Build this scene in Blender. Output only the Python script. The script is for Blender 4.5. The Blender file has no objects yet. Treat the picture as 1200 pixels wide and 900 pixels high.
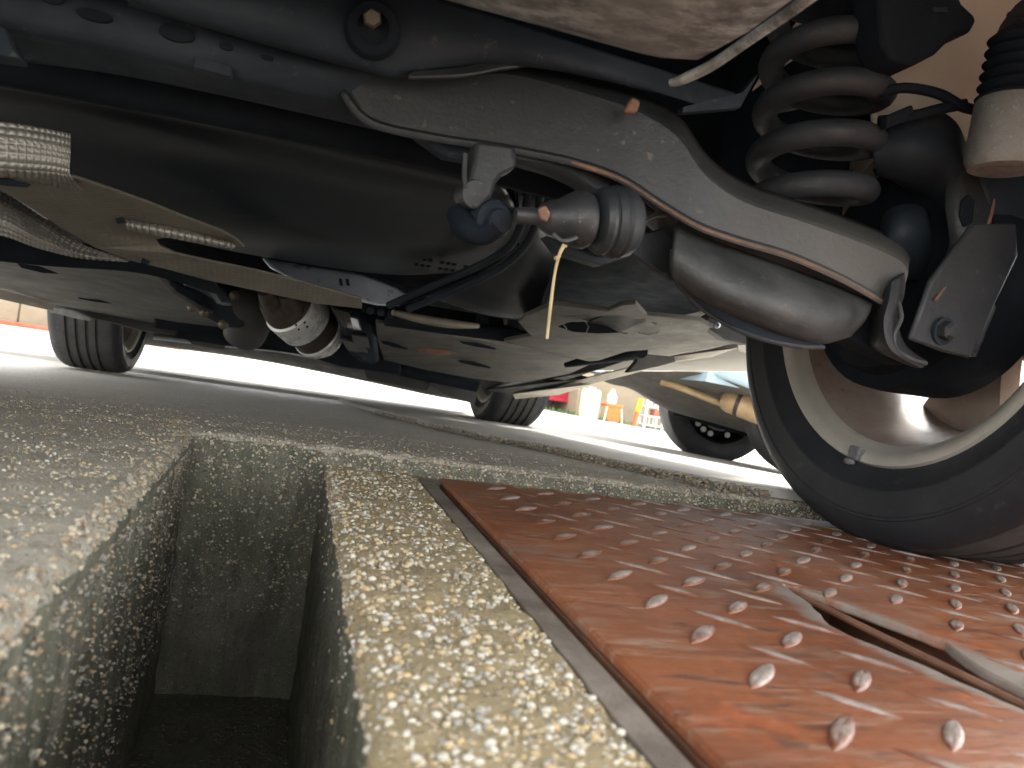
import bpy, bmesh, math, random
from mathutils import Vector, Matrix, noise
from mathutils.geometry import tessellate_polygon
random.seed(7)
R = math.radians
S = bpy.context.scene
COL = S.collection

# ------------------------------------------------------------------ camera
CAM = Vector((0, 0, .11)); FPX = 900.0
ROLL = R(8.7)
def _cam():
    dx, dy = 345-600, 405-450
    er = (math.cos(ROLL), math.sin(ROLL)); eu = (math.sin(ROLL), -math.cos(ROLL))
    a = dx*er[0]+dy*er[1]; b = dx*eu[0]+dy*eu[1]
    p = math.atan2(b, FPX); y = math.atan2(-a, FPX*math.cos(p)+b*math.sin(p))
    F = Vector((math.sin(y)*math.cos(p), math.cos(y)*math.cos(p), -math.sin(p)))
    R0 = Vector((math.cos(y), -math.sin(y), 0)); U0 = R0.cross(F)
    return F, R0*er[0]+U0*eu[0], R0*er[1]+U0*eu[1]
CF, CR, CD = _cam()
cd = bpy.data.cameras.new('camera'); co = bpy.data.objects.new('camera', cd); COL.objects.link(co)
cd.sensor_width = 36; cd.lens = 36*FPX/1200; cd.clip_start = .01; cd.clip_end = 500
m3 = Matrix((CR, -CD, -CF)).transposed()
co.matrix_world = Matrix.Translation(CAM) @ m3.to_4x4()
cd.dof.use_dof = True; cd.dof.focus_distance = .95; cd.dof.aperture_fstop = 11
S.camera = co
# ------------------------------------------------------------------ sky, sun, exposure
SUN_EL, SUN_AZ = R(48), R(58)          # azimuth from +Y towards +X
w = bpy.data.worlds.new('World'); S.world = w; w.use_nodes = True
wn = w.node_tree.nodes; wl = w.node_tree.links
sky = wn.new('ShaderNodeTexSky'); sky.sky_type = 'NISHITA'; sky.sun_disc = False
sky.sun_elevation = SUN_EL; sky.sun_rotation = SUN_AZ; sky.dust_density = 2.5; sky.air_density = 1.0
hs_ = wn.new('ShaderNodeHueSaturation'); hs_.inputs['Saturation'].default_value = .06     # thin bright cloud: a nearly white sky
wl.new(sky.outputs[0], hs_.inputs['Color']); wl.new(hs_.outputs[0], wn['Background'].inputs[0]); wn['Background'].inputs[1].default_value = .15
sl = bpy.data.lights.new('sun', 'SUN'); sl.energy = 1.4; sl.angle = R(14); sl.color = (1, .95, .87)
so = bpy.data.objects.new('sun', sl); COL.objects.link(so)
sd = Vector((math.sin(SUN_AZ)*math.cos(SUN_EL), math.cos(SUN_AZ)*math.cos(SUN_EL), math.sin(SUN_EL)))
so.rotation_euler = sd.to_track_quat('Z', 'Y').to_euler(); so.location = sd*20
S.view_settings.view_transform = 'Standard'; S.view_settings.look = 'None'
S.view_settings.gamma = 1; S.view_settings.use_curve_mapping = False
S.view_settings.exposure = 2.85

# ------------------------------------------------------------------ helpers
def at(px, py, X=None, Y=None, Z=None):
    d = CF*FPX + CR*(px-600) + CD*(py-450)
    t = (X-CAM.x)/d.x if X is not None else (Y-CAM.y)/d.y if Y is not None else (Z-CAM.z)/d.z
    return CAM + d*t
def P(px, py, Y): return at(px, py, Y=Y)
def PL(pts, Y=None): return [P(p[0], p[1], p[2] if len(p) > 2 else Y) for p in pts]
def G(x, y):                                    # height of the ground
    z = 0.0
    if y > 1: z -= .042*(min(y, 2.9)-1)
    if y > 2.9: z -= .0106*(min(y, 40)-2.9)
    if x > .95 and y > .9: z -= .05*(min(x, 6)-.95)*min(1, (y-.9)/1.0)
    return z
def cr(pts, n):
    out = []; k = len(pts)
    if k == 1: return pts*(n+1)
    for i in range(n+1):
        t = i/n*(k-1); j = min(int(t), k-2); u = t-j
        a = pts[max(j-1, 0)]; b = pts[j]; c = pts[j+1]; d = pts[min(j+2, k-1)]
        out.append(.5*((2*b)+(c-a)*u+(2*a-5*b+4*c-d)*u*u+(3*b-a-3*c+d)*u**3))
    return out
ORG = {}
class MB:
    def __init__(s): s.v = []; s.f = []
    def add(s, vs, fs):
        o = len(s.v); s.v += [Vector(v) for v in vs]; s.f += [tuple(i+o for i in f) for f in fs]; return s
    def box(s, a, b):
        x0, y0, z0 = a; x1, y1, z1 = b
        return s.add([(x0,y0,z0),(x1,y0,z0),(x1,y1,z0),(x0,y1,z0),(x0,y0,z1),(x1,y0,z1),(x1,y1,z1),(x0,y1,z1)],
                     [(0,3,2,1),(4,5,6,7),(0,1,5,4),(1,2,6,5),(2,3,7,6),(3,0,4,7)])
    def obox(s, c, ax, ay, az):                 # oriented box from half axes
        c = Vector(c); vs = []
        for k in (-1, 1):
            for (i, j) in ((-1,-1),(1,-1),(1,1),(-1,1)): vs.append(c+ax*i+ay*j+az*k)
        return s.add(vs, [(0,3,2,1),(4,5,6,7),(0,1,5,4),(1,2,6,5),(2,3,7,6),(3,0,4,7)])
    def grid(s, rows, closed=False):
        n = len(rows[0]); vs = [p for r in rows for p in r]; fs = []
        for i in range(len(rows)-1):
            for j in range(n if closed else n-1):
                j2 = (j+1) % n
                fs.append((i*n+j, i*n+j2, (i+1)*n+j2, (i+1)*n+j))
        return s.add(vs, fs)
    def surf(s, rows, nu=24, nv=16):
        rr = [cr([Vector(p) for p in r], nu) for r in rows]
        cols = [cr([r[j] for r in rr], nv) for j in range(nu+1)]
        return s.grid([[cols[j][i] for j in range(nu+1)] for i in range(nv+1)])
    def embossed(s, rows, nu, nv, cu, cv, amp):
        rr = [cr([Vector(p) for p in r_], nu) for r_ in rows]
        cols = [cr([r_[j] for r_ in rr], nv) for j in range(nu+1)]
        g = [[cols[j][i] for j in range(nu+1)] for i in range(nv+1)]; out = []
        for i in range(nv+1):
            row = []
            for j in range(nu+1):
                du = g[i][min(j+1, nu)]-g[i][max(j-1, 0)]; dv = g[min(i+1, nv)][j]-g[max(i-1, 0)][j]
                n = du.cross(dv); n = n.normalized() if n.length > 1e-12 else Vector()
                if n.dot(CAM-g[i][j]) < 0: n = -n
                h = abs(math.sin(math.pi*cu*j/nu+.15*math.sin(i)))*abs(math.sin(math.pi*cv*i/nv))
                row.append(g[i][j]+n*amp*h**.7)
            out.append(row)
        return s.grid(out)
    def tube(s, pts, rad, seg=10, n=None, cap=True):
        pts = [Vector(p) for p in pts]
        if n: pts = cr(pts, n)
        rs = rad if isinstance(rad, (list, tuple)) else [rad]*2
        k = len(pts); rows = []; up = None
        for i, p in enumerate(pts):
            t = (pts[min(i+1, k-1)]-pts[max(i-1, 0)]).normalized()
            if up is None: up = t.orthogonal().normalized()
            up = (up-t*up.dot(t)).normalized(); sd_ = t.cross(up)
            q = i/(k-1)*(len(rs)-1); j = min(int(q), len(rs)-2); r = rs[j]+(rs[j+1]-rs[j])*(q-j)
            rows.append([p+(up*math.cos(2*math.pi*a/seg)+sd_*math.sin(2*math.pi*a/seg))*r for a in range(seg)])
        o = len(s.v); s.grid(rows, True)
        if cap:
            s.f.append(tuple(o+i for i in range(seg))[::-1]); s.f.append(tuple(o+(k-1)*seg+i for i in range(seg)))
        return s
    def lathe(s, c, axis, prof, seg=32, close=False):     # prof: (distance along axis, radius)
        c = Vector(c); a = Vector(axis).normalized(); u = a.orthogonal().normalized(); v = a.cross(u)
        rows = [[c+a*d+(u*math.cos(2*math.pi*k/seg)+v*math.sin(2*math.pi*k/seg))*max(r, 1e-4) for k in range(seg)] for d, r in prof]
        if close: rows.append(rows[0])
        return s.grid(rows, True)
    def poly(s, pts, vec, flat=None):           # outline (3D points) pushed along vec
        pts = [Vector(p) for p in pts]; vec = Vector(vec); n = len(pts)
        fl = [Vector((((p-CAM).dot(CR))/((p-CAM).dot(CF)), ((p-CAM).dot(CD))/((p-CAM).dot(CF)), 0)) for p in pts] if flat is None else flat
        tri = tessellate_polygon([fl]); vs = pts+[p+vec for p in pts]; fs = []
        for t in tri: fs.append(tuple(t)); fs.append(tuple(i+n for i in t[::-1]))
        for i in range(n): j = (i+1) % n; fs.append((i, j, j+n, i+n))
        return s.add(vs, fs)
    def build(s, name, mat, parent=None, smooth=True, bevel=0, sub=0, solid=0, seg=2, ang=40):
        org = ORG.get(parent.name, Vector()) if parent else Vector()
        me = bpy.data.meshes.new(name); me.from_pydata([v-org for v in s.v], [], s.f)
        bm = bmesh.new(); bm.from_mesh(me)
        bmesh.ops.remove_doubles(bm, verts=bm.verts, dist=1e-5)
        bmesh.ops.recalc_face_normals(bm, faces=bm.faces); bm.to_mesh(me); bm.free()
        if smooth:
            for p in me.polygons: p.use_smooth = True
            me.set_sharp_from_angle(angle=R(ang))
        me.materials.append(mat)
        o = bpy.data.objects.new(name, me); COL.objects.link(o)
        if parent: o.parent = parent; ORG[o.name] = org
        if solid:
            q = o.modifiers.new('s', 'SOLIDIFY'); q.thickness = solid; q.offset = 0
        if bevel:
            q = o.modifiers.new('b', 'BEVEL'); q.width = bevel; q.segments = seg; q.limit_method = 'ANGLE'; q.angle_limit = R(35)
        if sub:
            q = o.modifiers.new('u', 'SUBSURF'); q.levels = sub; q.render_levels = sub
        return o
def thing(name, label, cat, loc=(0,0,0), group=None):
    o = bpy.data.objects.new(name, None); COL.objects.link(o); o.location = loc; ORG[o.name] = Vector(loc)
    o.empty_display_size = .1
    return tag(o, label, cat, group)
def tag(o, label=None, cat=None, group=None, kind=None):
    if label: o['label'] = label
    if cat: o['category'] = cat
    if group: o['group'] = group
    if kind: o['kind'] = kind
    return o

# ------------------------------------------------------------------ materials
class Mat:
    def __init__(s, name, base=(.5,.5,.5), rough=.5, metal=0, coat=0):
        s.m = bpy.data.materials.new(name); s.m.use_nodes = True
        s.n = s.m.node_tree.nodes; s.l = s.m.node_tree.links; s.b = s.n['Principled BSDF']
        s.b.inputs['Base Color'].default_value = (*base, 1); s.b.inputs['Roughness'].default_value = rough
        s.b.inputs['Metallic'].default_value = metal; s.b.inputs['Coat Weight'].default_value = coat
        tc = s.n.new('ShaderNodeNewGeometry'); s.pos = tc.outputs['Position']
    def mapped(s, scale=(1,1,1), rot=(0,0,0)):
        m = s.n.new('ShaderNodeMapping'); m.inputs['Scale'].default_value = scale; m.inputs['Rotation'].default_value = rot
        s.l.new(s.pos, m.inputs['Vector']); return m.outputs[0]
    def noise(s, scale, detail=5, rough=.6, vec=None, dist=0):
        t = s.n.new('ShaderNodeTexNoise'); t.inputs['Scale'].default_value = scale; t.inputs['Detail'].default_value = detail
        t.inputs['Roughness'].default_value = rough; t.inputs['Distortion'].default_value = dist
        s.l.new(vec or s.pos, t.inputs['Vector']); return t.outputs['Fac']
    def voro(s, scale, feature='F1', vec=None):
        t = s.n.new('ShaderNodeTexVoronoi'); t.inputs['Scale'].default_value = scale; t.feature = feature
        s.l.new(vec or s.pos, t.inputs['Vector']); return t
    def ramp(s, fac, stops, interp='LINEAR'):
        r = s.n.new('ShaderNodeValToRGB'); r.color_ramp.interpolation = interp; e = r.color_ramp.elements
        while len(e) < len(stops): e.new(.5)
        for q, (p, c) in zip(e, stops):
            q.position = p; q.color = (*c, 1) if isinstance(c, (tuple, list)) else (c, c, c, 1)
        s.l.new(fac, r.inputs[0]); return r.outputs[0]
    def mix(s, fac, a, b, mode='MIX'):
        x = s.n.new('ShaderNodeMix'); x.data_type = 'RGBA'; x.blend_type = mode
        for sock, v in ((x.inputs[0], fac), (x.inputs[6], a), (x.inputs[7], b)):
            if hasattr(v, 'links'): s.l.new(v, sock)
            else: sock.default_value = v if isinstance(v, (int, float)) else (*v, 1)
        return x.outputs[2]
    def math(s, op, a, b=0.0):
        x = s.n.new('ShaderNodeMath'); x.operation = op
        for sock, v in ((x.inputs[0], a), (x.inputs[1], b)):
            if hasattr(v, 'links'): s.l.new(v, sock)
            else: sock.default_value = v
        return x.outputs[0]
    def xyz(s):
        x = s.n.new('ShaderNodeSeparateXYZ'); s.l.new(s.pos, x.inputs[0]); return x.outputs
    def color(s, c): s.l.new(c, s.b.inputs['Base Color']); return s
    def rough(s, c): s.l.new(c, s.b.inputs['Roughness']); return s
    def bump(s, h, strength=.5, dist=.002):
        b = s.n.new('ShaderNodeBump'); b.inputs['Strength'].default_value = strength; b.inputs['Distance'].default_value = dist
        s.l.new(h, b.inputs['Height'])
        if getattr(s, 'lastb', None): s.l.new(s.lastb, b.inputs['Normal'])
        s.lastb = b.outputs[0]; s.l.new(s.lastb, s.b.inputs['Normal']); return s

def worn(name, c1, c2, rough=.5, metal=0, scale=14, spots=None, bump=.25, coat=0, spec=.5):
    m = Mat(name, c1, rough, metal, coat); m.b.inputs['Specular IOR Level'].default_value = spec
    n = m.noise(scale, 6, .65); c = m.ramp(n, [(.35, c1), (.7, c2)])
    if spots:
        c = m.mix(m.ramp(m.noise(scale*6, 4, .7), [(.62, 0), (.72, 1)]), c, spots)
    m.color(c); m.rough(m.ramp(m.noise(scale*2.3, 4), [(.3, max(.05, rough-.15)), (.7, min(1, rough+.15))]))
    m.bump(m.noise(scale*22, 4), bump, .0015); return m.m
M = {}
M['dark'] = worn('dark_underseal', (.012,.018,.026), (.024,.032,.042), .7, 0, 9, (.06,.06,.06), spec=.25)
M['black'] = worn('black_coating', (.007,.010,.015), (.013,.017,.023), .8, 0, 9, spec=.12)
def tankm():
    m = Mat('black_tank_plastic', (.035,.042,.052), .3); n = m.noise(3, 4, .5)
    m.color(m.ramp(n, [(.3, (.010,.014,.020)), (.7, (.019,.024,.032))])); m.rough(m.ramp(m.noise(4, 3, .5), [(.3, .26), (.7, .38)]))
    m.bump(m.noise(420, 3), .12, .0006)
    c = m.b.inputs['Base Color'].links[0].from_socket; c = m.mix(m.ramp(m.noise(1, 6, .75, m.mapped((6, 26, 26), (0, 0, R(8)))), [(.52, 0), (.75, .55)]), c, (.055,.054,.05))
    c = m.mix(m.ramp(m.noise(85, 3, .7), [(.68, 0), (.73, .6)]), c, (.09,.085,.075)); m.color(c); return m.m
M['tank'] = tankm()
M['tank_old'] = worn('black_tank_plastic', (.026,.032,.041), (.045,.052,.062), .30, 0, 6, (.06,.063,.068), .12)
M['arm'] = worn('dusty_black_arm_paint', (.016,.019,.023), (.031,.034,.037), .55, 0, 11, (.06,.058,.054), .35)
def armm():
    m = Mat('dusty_lit_arm_paint', (.03,.03,.03), .52); n = m.noise(11, 6, .65); X = m.xyz()
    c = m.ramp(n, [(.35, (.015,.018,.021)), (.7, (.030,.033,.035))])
    dust = m.ramp(m.math('ADD', X[0], m.math('MULTIPLY', m.noise(17, 6, .7), .16)), [(.36, 0), (.58, .8)])     # road dust near the wheel, plus light on the outer end painted in
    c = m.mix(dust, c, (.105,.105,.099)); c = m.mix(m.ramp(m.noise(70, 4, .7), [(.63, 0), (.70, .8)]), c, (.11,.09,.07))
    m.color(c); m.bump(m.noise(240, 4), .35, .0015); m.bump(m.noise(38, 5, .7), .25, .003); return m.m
M['armdustlit'] = armm()
M['armgrey'] = worn('grey_worn_arm_paint', (.030,.033,.035), (.066,.069,.068), .5, 0, 12, (.12,.10,.08), .35)
M['spring'] = worn('spring_coating', (.017,.021,.027), (.031,.035,.041), .65, 0, 12, (.07,.05,.04), .3)
M['rust'] = worn('rust_edge', (.16,.075,.04), (.3,.16,.09), .8, 0, 40, (.4,.3,.22), .6)
M['rustlip'] = worn('rust_speckled_edge', (.10,.062,.045), (.27,.135,.08), .8, 0, 22, (.34,.22,.15), .6)
M['bolt'] = worn('bolt_steel', (.10,.09,.075), (.2,.17,.12), .4, .6, 60)
M['tray'] = worn('undertray_felt', (.075,.071,.064), (.125,.118,.104), .75, 0, 8, (.19,.18,.16), .5)
M['traydark'] = worn('undertray_dark', (.035,.035,.035), (.06,.058,.055), .7, 0, 8)
M['rubber'] = worn('tyre_rubber', (.011,.013,.017), (.026,.028,.032), .6, 0, 5, (.055,.055,.055), .35)
M['tread'] = worn('tyre_tread_rubber', (.03,.03,.029), (.055,.053,.05), .8, 0, 20, (.08,.075,.068))
M['boot'] = worn('rubber_boot', (.018,.019,.022), (.036,.037,.039), .45, 0, 30, (.2,.17,.14))
M['cup'] = worn('grey_cup', (.125,.12,.11), (.235,.225,.21), .7, 0, 22, (.36,.35,.33), .6)
M['rim'] = worn('alloy_flange', (.40,.38,.33), (.52,.49,.43), .45, .15, 10, (.33,.3,.25))
M['barrel'] = worn('dusty_alloy_barrel', (.21,.15,.12), (.34,.285,.24), .5, .1, 9, (.19,.13,.10), .2)
M['lead'] = worn('lead_weight', (.18,.18,.18), (.36,.36,.36), .5, .5, 90, None, .8)
M['alu'] = worn('aluminium_panel', (.36,.38,.42), (.5,.52,.56), .38, .8, 14)
M['chrome'] = worn('catalyst_band', (.62,.62,.62), (.78,.77,.75), .3, .25, 16)
M['bluealu'] = worn('pale_blue_grey_panel', (.34,.38,.44), (.50,.54,.60), .35, .3, 12)
M['hot'] = worn('scaled_pipe', (.04,.032,.028), (.09,.07,.055), .6, .3, 30)
M['tan'] = worn('tan_pipe', (.33,.23,.12), (.46,.34,.2), .55, .2, 20)
M['paint'] = Mat('white_car_paint', (.72,.70,.66), .25, 0, .6).m
M['sill'] = worn('dusty_sill', (.42,.39,.33), (.58,.54,.47), .5, 0, 14, (.3,.26,.2))
M['primer'] = worn('dusty_primer', (.60,.49,.40), (.74,.64,.54), .4, 0, 8)
M['blue'] = Mat('pale_blue_car_paint', (.34,.46,.56), .3, 0, .5).m
M['red'] = Mat('red_car_paint', (.5,.03,.06), .25, 0, .6).m
M['glass'] = Mat('dark_glass', (.02,.025,.03), .08).m
M['cream'] = worn('cream_plastic', (.62,.56,.40), (.72,.67,.52), .5, 0, 5)
M['orange'] = worn('orange_plastic', (.62,.13,.02), (.75,.2,.04), .45, 0, 5)
M['yellow'] = Mat('yellow_paint', (.8,.5,.02), .45).m
M['white'] = worn('white_frame_paint', (.7,.71,.72), (.82,.82,.8), .5, 0, 6)
M['wall'] = worn('beige_render', (.27,.22,.15), (.36,.30,.21), .85, 0, 3)
M['leaf'] = worn('weed_leaf', (.06,.14,.03), (.12,.22,.05), .6, 0, 9)
M['straw'] = worn('dry_straw', (.45,.34,.18), (.62,.5,.3), .6, 0, 60)
M['tile'] = worn('red_tile', (.36,.12,.07), (.5,.22,.13), .7, 0, 5)

def emboss():
    m = Mat('embossed_heat_shield', (.42,.40,.36), .42, .55)
    n = m.noise(9, 5); m.color(m.ramp(n, [(.3, (.17,.16,.14)), (.7, (.33,.315,.28))]))
    m.bump(m.noise(90, 4), .2, .002)
    return m.m
M['emboss'] = emboss()
def dustplate():
    m = Mat('dusty_shield_plate', (.2,.185,.16), .65, .3)
    m.color(m.ramp(m.noise(10, 7, .7), [(.3, (.12,.108,.088)), (.55, (.185,.168,.138)), (.75, (.26,.24,.2))]))
    X = m.xyz(); a = m.math('SINE', m.math('MULTIPLY', X[0], 900)); b = m.math('SINE', m.math('MULTIPLY', X[1], 900))
    m.bump(m.math('ADD', a, b), .15, .0008); m.bump(m.noise(120, 4), .35, .0015)
    return m.m
M['dust'] = dustplate()
def muff():
    m = Mat('mottled_muffler_can', (.4,.38,.35), .5, .35)
    n1 = m.noise(1, 6, .75, m.mapped((38, 60, 60), (0, 0, .2)))
    n2 = m.noise(7, 5)
    c = m.ramp(n1, [(.40, (.115,.116,.112)), (.5, (.23,.237,.238)), (.60, (.44,.46,.47))])
    c = m.mix(m.ramp(n2, [(.46, 0), (.60, .7)]), c, (.33,.33,.32))
    m.color(c); m.bump(n1, .3, .002); m.bump(m.noise(160, 3), .3, .001); return m.m
M['muffler'] = muff()

def aggregate(name, mortar, stones, scale=120, smooth=None, moss=0, wet=0, bumpd=.004):
    """washed pebble concrete: per cell stone colours in a sand and cement bed"""
    m = Mat(name, mortar, .8)
    warp = m.n.new('ShaderNodeMix'); warp.data_type = 'VECTOR'
    nz = m.n.new('ShaderNodeTexNoise'); nz.inputs['Scale'].default_value = scale*.8; m.l.new(m.pos, nz.inputs['Vector'])
    warp.inputs[0].default_value = .006; m.l.new(m.pos, warp.inputs[4]); m.l.new(nz.outputs['Color'], warp.inputs[5])
    vec = warp.outputs[1]
    v = m.voro(scale, 'F1', vec); v2 = m.voro(scale*2.4, 'F1', vec)
    sep = m.n.new('ShaderNodeSeparateColor'); m.l.new(v.outputs['Color'], sep.inputs[0])
    sep2 = m.n.new('ShaderNodeSeparateColor'); m.l.new(v2.outputs['Color'], sep2.inputs[0])
    k = len(stones)
    sc = m.ramp(sep.outputs[0], [(i/k, c) for i, c in enumerate(stones)], 'CONSTANT')
    sc2 = m.ramp(sep2.outputs[1], [(i/k, c) for i, c in enumerate(stones[::-1])], 'CONSTANT')
    mort = m.mix(m.noise(14, 6, .7), mortar, tuple(c*.55 for c in mortar))
    on2 = m.math('MULTIPLY', m.math('GREATER_THAN', sep2.outputs[0], .45), m.ramp(v2.outputs['Distance'], [(.25, 1), (.5, 0)]))
    base = m.mix(m.math('MULTIPLY', on2, .6), mort, sc2)
    on1 = m.math('MULTIPLY', m.math('GREATER_THAN', sep.outputs[1], .5), m.ramp(v.outputs['Distance'], [(.3, 1), (.46, 0)]))
    base = m.mix(m.math('MULTIPLY', on1, .6), base, sc)
    h = m.math('ADD', m.math('MULTIPLY', on1, 1.0), m.math('MULTIPLY', on2, .45))
    if moss:
        base = m.mix(m.ramp(m.noise(13, 6, .7), [(.40, moss), (.66, 0)]), base, (.07,.082,.045))
    if moss >= .5:                              # run-off streaks down the drain walls
        base = m.mix(m.ramp(m.noise(1, 5, .7, m.mapped((45, 45, 5))), [(.45, 0), (.68, .75)]), base, (.055,.05,.038))
    if smooth is not None:                      # trowelled beyond this distance
        X = m.xyz(); st = m.noise(1, 6, .7, m.mapped((5, 60, 1), (0, 0, .05)))
        fine = m.ramp(st, [(.3, (.50,.475,.42)), (.7, (.68,.65,.585))])
        fine = m.mix(m.ramp(m.noise(230, 3), [(.38, .8), (.52, 0)]), fine, (.30,.275,.23))
        e = m.math('ADD', X[1], m.math('MULTIPLY', m.math('SUBTRACT', m.noise(9, 4), .5), .35))
        fac = m.ramp(m.math('MULTIPLY', e, .5), [(smooth[0]*.5, 0), (smooth[1]*.5, 1)])
        base = m.mix(fac, base, fine); h = m.math('MULTIPLY', h, m.math('SUBTRACT', 1.0, m.math('MULTIPLY', fac, .93)))
    m.color(base)
    if smooth is not None: m.rough(m.ramp(m.math('MULTIPLY', fac, m.ramp(m.noise(6, 5), [(.3, .7), (.6, 1)])), [(0, .75), (1, .55)]))
    else: m.b.inputs['Roughness'].default_value = .3 if wet else .72
    m.bump(h, .7, bumpd); m.bump(m.noise(500, 3), .35, .001); return m.m
ST = [(.27,.22,.15),(.42,.38,.30),(.19,.16,.125),(.38,.29,.17),(.50,.46,.38),(.28,.24,.18),(.35,.31,.24),(.13,.115,.095)]
M['slab'] = aggregate('washed_slab_concrete', (.52,.475,.39), [tuple(min(.8, q*1.35) for q in c) for c in ST], 240, (.95, 1.75), .25)
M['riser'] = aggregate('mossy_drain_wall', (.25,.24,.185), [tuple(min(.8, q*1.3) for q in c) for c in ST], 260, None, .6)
M['kerb'] = aggregate('yellow_washed_kerb', (.46,.36,.205), [(.46,.34,.17),(.58,.52,.40),(.36,.25,.12),(.26,.22,.16),(.50,.38,.19),(.42,.34,.22),(.32,.27,.19),(.52,.44,.28)], 220, None, .25)
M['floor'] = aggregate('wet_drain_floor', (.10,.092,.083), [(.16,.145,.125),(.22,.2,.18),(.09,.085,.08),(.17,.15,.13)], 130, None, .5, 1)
def court():
    m = Mat('pale_forecourt_concrete', (.5,.48,.44), .85)
    m.color(m.ramp(m.noise(5, 8, .7), [(.3, (.40,.38,.34)), (.7, (.56,.53,.47))]))
    m.bump(m.noise(180, 4), .5, .002); return m.m
M['court'] = court()
M['pebbles'] = [worn('pebble_'+n, c, tuple(min(1, q*1.35) for q in c), .8, 0, 60) for n, c in
    (('white', (.47,.44,.37)), ('yellow', (.40,.30,.16)), ('grey', (.25,.235,.20)), ('brown', (.26,.195,.125)), ('cream', (.40,.345,.245)))]
def plate():
    m = Mat('worn_red_oxide_paint', (.3,.1,.05), .42)
    rot = (0, 0, R(24))
    s1 = m.noise(1, 8, .75, m.mapped((11, 52, 30), rot), 1.3); s2 = m.noise(1, 7, .74, m.mapped((16, 90, 40), (0, 0, R(4))), 1.0)
    b = m.noise(7, 6, .65)
    c = m.ramp(b, [(.3, (.155,.052,.024)), (.5, (.25,.083,.034)), (.7, (.32,.118,.05))])
    c = m.mix(m.ramp(s1, [(.53, 0), (.63, .75)]), c, (.31,.215,.15))
    c = m.mix(m.ramp(s2, [(.54, 0), (.62, .9)]), c, (.11,.058,.04))
    c = m.mix(m.ramp(m.noise(16, 5, .7), [(.6, 0), (.72, .6)]), c, (.5,.13,.045))
    c = m.mix(m.ramp(m.noise(1, 6, .75, m.mapped((3.2, 10, 8), (0, 0, R(18)))), [(.56, 0), (.72, .75)]), c, (.24,.2,.16))
    s3 = m.noise(1, 4, .8, m.mapped((14, 300, 60), (0, 0, R(26))), .2)
    c = m.mix(m.math('MULTIPLY', m.ramp(s3, [(.60, 0), (.66, .9)]), m.ramp(b, [(.4, 0), (.55, 1)])), c, (.45,.34,.27))
    X = m.xyz(); ex = m.math('MULTIPLY', m.math('SUBTRACT', m.math('ADD', X[0], m.math('MULTIPLY', X[1], .08)), .431), 18.0); ey = m.math('MULTIPLY', m.math('SUBTRACT', X[1], .385), 5.6)
    dd = m.math('ADD', m.math('ADD', m.math('MULTIPLY', ex, ex), m.math('MULTIPLY', ey, ey)), m.math('MULTIPLY', m.noise(45, 5, .7), 1.1))
    c = m.mix(m.ramp(m.math('MULTIPLY', dd, .5), [(.46, .85), (.64, 0)]), c, (.27,.245,.21))
    m.color(c); m.rough(m.ramp(s1, [(.3, .28), (.7, .55)]))
    m.bump(s1, .55, .002); m.bump(s2, .5, .0014); m.bump(m.noise(48, 6, .7), .4, .002); m.bump(m.noise(300, 3), .15, .0006); return m.m
M['plate'] = plate()
def lugm():
    m = Mat('worn_lug_paint', (.4,.3,.25), .42, .1)
    oi = m.n.new('ShaderNodeObjectInfo'); n = m.noise(95, 5, .7)
    f = m.math('ADD', m.math('MULTIPLY', oi.outputs['Random'], .55), m.math('MULTIPLY', n, .8))
    tc = m.n.new('ShaderNodeTexCoord'); sp = m.n.new('ShaderNodeSeparateXYZ'); m.l.new(tc.outputs['Object'], sp.inputs[0])
    top = m.ramp(m.math('ADD', m.math('MULTIPLY', sp.outputs[2], 330.0), m.math('MULTIPLY', m.math('SUBTRACT', f, .65), .9)), [(.30, 0), (.62, 1)])   # paint worn off the crowns
    m.color(m.mix(top, m.ramp(f, [(.40, (.17,.062,.032)), (.9, (.25,.10,.055))]), m.ramp(n, [(.35, (.27,.20,.165)), (.65, (.42,.36,.32))])))
    m.bump(m.noise(260, 4), .5, .001); return m.m
M['lug'] = lugm()
M['frame'] = worn('rusty_frame_steel', (.13,.105,.085), (.28,.24,.20), .6, .1, 26, (.20,.12,.08), .5)
M['plateside'] = worn('rusty_plate_edge', (.16,.075,.045), (.27,.14,.085), .65, 0, 22, (.1,.07,.055), .5)

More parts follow.
